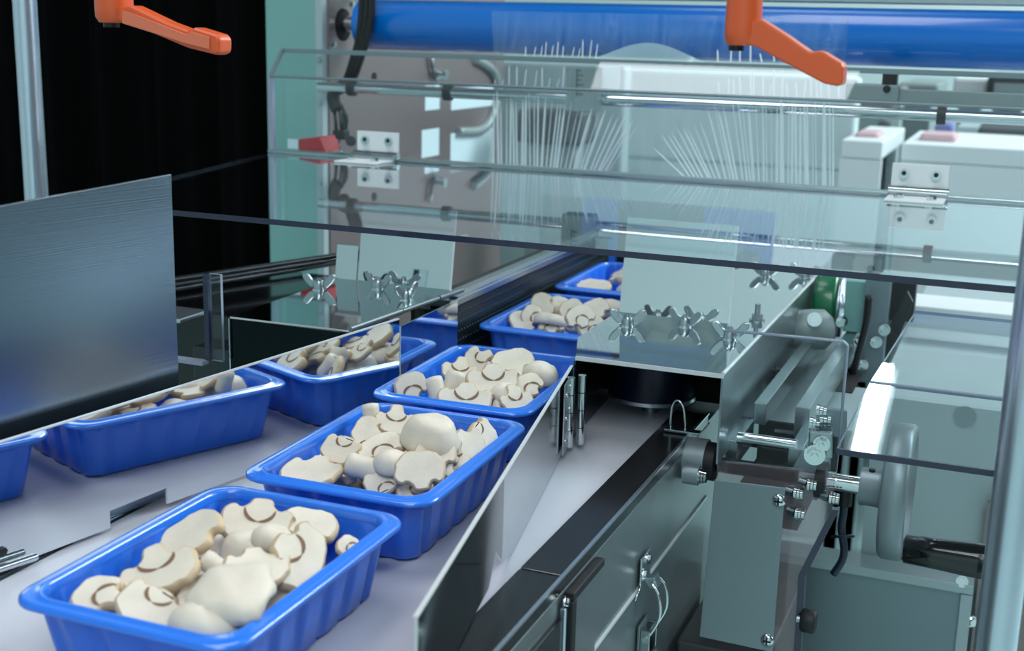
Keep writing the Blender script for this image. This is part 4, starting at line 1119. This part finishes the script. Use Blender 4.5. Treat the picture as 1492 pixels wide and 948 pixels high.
# support bracket post in the middle right
cp2 = thing('machine_bracket', 'grey steel upright bracket with bolts right of the green wheel', 'bracket', W(1270, 490, y=1.72))
yq = 1.72
for (p, q, p2, q2, yy, nm, m_) in ((1233, 408, 1262, 486, yq, 'block_plate', 'teal'), (1262, 398, 1284, 560, yq-.02, 'upright', 'bluegrey'), (1286, 404, 1330, 470, yq+.05, 'side_arm', 'dark_machine')):
    a, b_ = W(p, q, y=yy), W(p2, q2, y=yy)
    MB().box((a.x, yy, b_.z), (b_.x, yy+.022, a.z)).build(nm, m_, cp2, .0015)
a, b_ = W(1284, 455, y=yq-.03), W(1328, 400, y=yq+.10)
MB().prism([W(1283, 560, y=yq), W(1283, 500, y=yq), W(1322, 425, y=yq), W(1330, 440, y=yq)], (0, .01, 0)).build('brace', 'dark_machine', cp2)
for (p, q) in ((1226, 468), (1252, 497), (1256, 532), (1276, 498), (1288, 480)):
    hexbolt('bolt', W(p, q, y=yq-.024), (.4, -1, 0), .006, .008, 'chrome', cp2)
gw = thing('drive_pulley', 'dark green drive wheel beneath the front edge of the cover', 'wheel', W(1205, 450, y=1.78))
g0 = W(1206, 445, y=1.78)
MB().lathe([(.030, -.016), (.046, -.015), (.0475, -.010), (.0475, .010), (.046, .014), (.02, .015)], g0, (1, 0, 0), 44).build('tyre', 'green', gw)
MB().lathe([(.040, 0), (.043, .002), (.042, .006), (.012, .008), (.010, .020)], g0+Vector((.015, 0, 0)), (1, 0, 0), 36).build('rim', 'alu', gw)
ml = thing('motor_shell', 'grey rounded motor shell beside the right bracket edge', 'motor', W(1160, 480, y=1.62))
m0 = W(1158, 478, y=1.66)+Vector((.016, 0, 0))
MB().lathe([(.012, -.03), (.024, -.022), (.027, 0), (.027, .022), (.018, .032)], m0, (1, .5, 0), 26).build('shell', 'grey_machine', ml)
hexbolt('bolt', m0+Vector((.012, -.024, .02)), (.2, -1, .2), .007, .010, 'chrome', ml)
# cables
for pts, y0_, r_, m_, lab in (
    ([(1113, 486), (1116, 505), (1124, 528), (1128, 548)], 1.50, .0040, 'cable', 'thin black cable beside the right bracket side plate'),
    ([(1266, 430), (1262, 470), (1252, 510), (1243, 545), (1240, 572)], 1.66, .0048, 'cable', 'black cable hanging left of the bent clear cover'),
    ([(1231, 716), (1229, 745), (1226, 770), (1230, 800), (1226, 818), (1214, 836)], 1.30, .0042, 'cable_blue', 'dark blue cable hanging beneath the lead screw')):
    t = thing('power_cable', lab, 'cable', W(*pts[0], y=y0_))
    MB().tube([W(p, q, y=y0_) for p, q in pts], r_, 10).build('cord', m_, t)
    e_ = W(*pts[-1], y=y0_) if m_ == 'cable' else W(1231, 722, y=y0_)
    MB().cyl(e_+Vector((0, 0, -.010)), e_+Vector((0, 0, .010)), r_*2, 14).build('plug', 'black', t)
    if m_ == 'cable_blue':
        c = W(1226, 778, y=y0_); MB().tube([c+Vector((-.010, -.004, -.003)), c+Vector((.014, -.004, .002))], .0018, 8).build('cable_tie', 'cable_blue', t)
kb = thing('clamping_button', 'round black rubber knob at the edge of clear mounting panel', 'knob', W(1173, 903, y=1.225))
c = W(1161, 901, y=1.226)
MB().cyl(c, c+Vector((.004, 0, 0)), .004, 12).build('stud', 'satin', kb)
MB().lathe([(.0100, 0), (.0122, .002), (.0122, .013), (.0105, .0155)], c+Vector((.004, 0, 0)), (1, 0, 0), 22).build('cap', 'rubber', kb)

# ================================================================== FAR HALL
def table(px, px2, py, yy, d, z, label):
    a = W(px, py, y=yy); w = W(px2, py, y=yy).x-a.x
    t = thing('work_table', label, 'table', (a.x+w/2, yy+d/2, -.95), 'white tables in the hall behind')
    MB().box((a.x, yy, z-.04), (a.x+w, yy+d, z)).build('table_top', 'white', t, .004)
    MB().box((a.x, yy, z-.40), (a.x+w, yy+.02, z-.041)).build('apron', 'white', t)
    for sx in (.03, w-.07):
        for sy in (.04, d-.08): MB().box((a.x+sx, yy+sy, -.95), (a.x+sx+.04, yy+sy+.04, z-.041)).build('leg', 'satin', t)
    return a
table(1225, 1286, 215, 2.9, .5, W(1260, 205, y=2.9).z, 'white work table seen through the guard left of the right hinge')
table(1312, 1560, 230, 3.0, .45, W(1380, 212, y=3.0).z, 'white work table seen through the guard above the right hinge')
def bgbox(name, p, q, p2, q2, yy, d, m_, lab, cat):
    a, b_ = W(p, q, y=yy), W(p2, q2, y=yy)
    t = thing(name, lab, cat, ((a.x+b_.x)/2, yy, b_.z))
    MB().box((a.x, yy, b_.z), (b_.x, yy+d, a.z)).build('body', m_, t, .01)
    if cat not in ('bundle', 'partition', 'panel'): MB().box((a.x+.02, yy+.02, -.95), (b_.x-.02, yy+d-.02, b_.z-.001)).build('pedestal', 'grey_machine', t)
    if cat in ('partition', 'panel'): MB().box((a.x, yy+.01, -.95), (b_.x, yy+d-.01, b_.z-.001)).build('pedestal', m_, t)
    return t, a, b_
t, a, b_ = bgbox('cabinet', 1425, 186, 1500, 222, 3.5, .5, 'dark_machine', 'dark cabinet far behind at the right edge', 'cabinet')
MB().box((a.x-.05, 3.495, b_.z), (a.x, 3.9, a.z)).build('door_frame', 'teal_pale', t)
t, a, b_ = bgbox('machine_unit', 1440, 110, 1500, 152, 4.0, .5, 'dark_machine', 'dark machine far behind in the upper right corner', 'machine')
MB().box((a.x+.02, 3.98, a.z-.08), (a.x+.2, 4.0, a.z-.02)).build('panel', 'grey_machine', t)
t, a, b_ = bgbox('machine_unit', 1232, 130, 1300, 160, 4.0, .5, 'mauve_plate', 'mauve machine housing far behind the mounting block', 'machine')
t, a, b_ = bgbox('machine_unit', 1310, 120, 1365, 150, 4.7, .5, 'grey_machine', 'grey machine far behind between mounting block and white cabinet', 'machine')
t, a, b_ = bgbox('white_cabinet', 1390, 112, 1436, 148, 4.2, .5, 'white', 'white cabinet far behind at upper right', 'cabinet')
t, a, b_ = bgbox('pink_bundle', 1245, 192, 1280, 207, 3.0, .12, 'pink', 'pink bundle on the left white table behind', 'bundle')
t, a, b_ = bgbox('pink_bundle', 1340, 194, 1392, 212, 3.1, .12, 'pink', 'pink bundle on the right white table behind', 'bundle')
t, a, b_ = bgbox('blue_bundle', 1362, 180, 1388, 196, 3.24, .10, 'blue_cloth', 'blue bundle behind the pink one on the right table', 'bundle')
t, a, b_ = bgbox('dark_post', 1278, 176, 1292, 208, 3.6, .08, 'dark_machine', 'dark post far behind between the two white tables', 'post')
t, a, b_ = bgbox('grey_partition', 900, 100, 1240, 250, 3.4, .08, 'wall', 'pale teal partition far behind the film creases', 'partition')
t, a, b_ = bgbox('machine_screen', 722, 90, 905, 260, 3.0, .06, 'teal_pale', 'grey green panel behind the left film creases', 'panel')
t, a, b_ = bgbox('machine_unit', 752, 158, 846, 214, 2.55, .10, 'dark_machine', 'dark machine unit behind the left film creases', 'machine')
# hanging tube lamp over the hall behind: only its reflection shows, in the bent cover
wl = thing('tube_lamp', 'bright hanging tube lamp above the hall, mirrored in the bent cover', 'lamp', (-.43, 3.98, 2.3))
MB().box((-.485, 3.76, 2.335), (-.375, 4.34, 2.36)).build('housing', 'white', wl)
MB().box((-.468, 3.78, 2.30), (-.392, 4.32, 2.334)).build('diffuser', 'lamp_white', wl)
for yy in (3.85, 4.15): MB().cyl((-.43, yy, 2.36), (-.43, yy, 4.0), .004, 8).build('hanger', 'satin', wl)
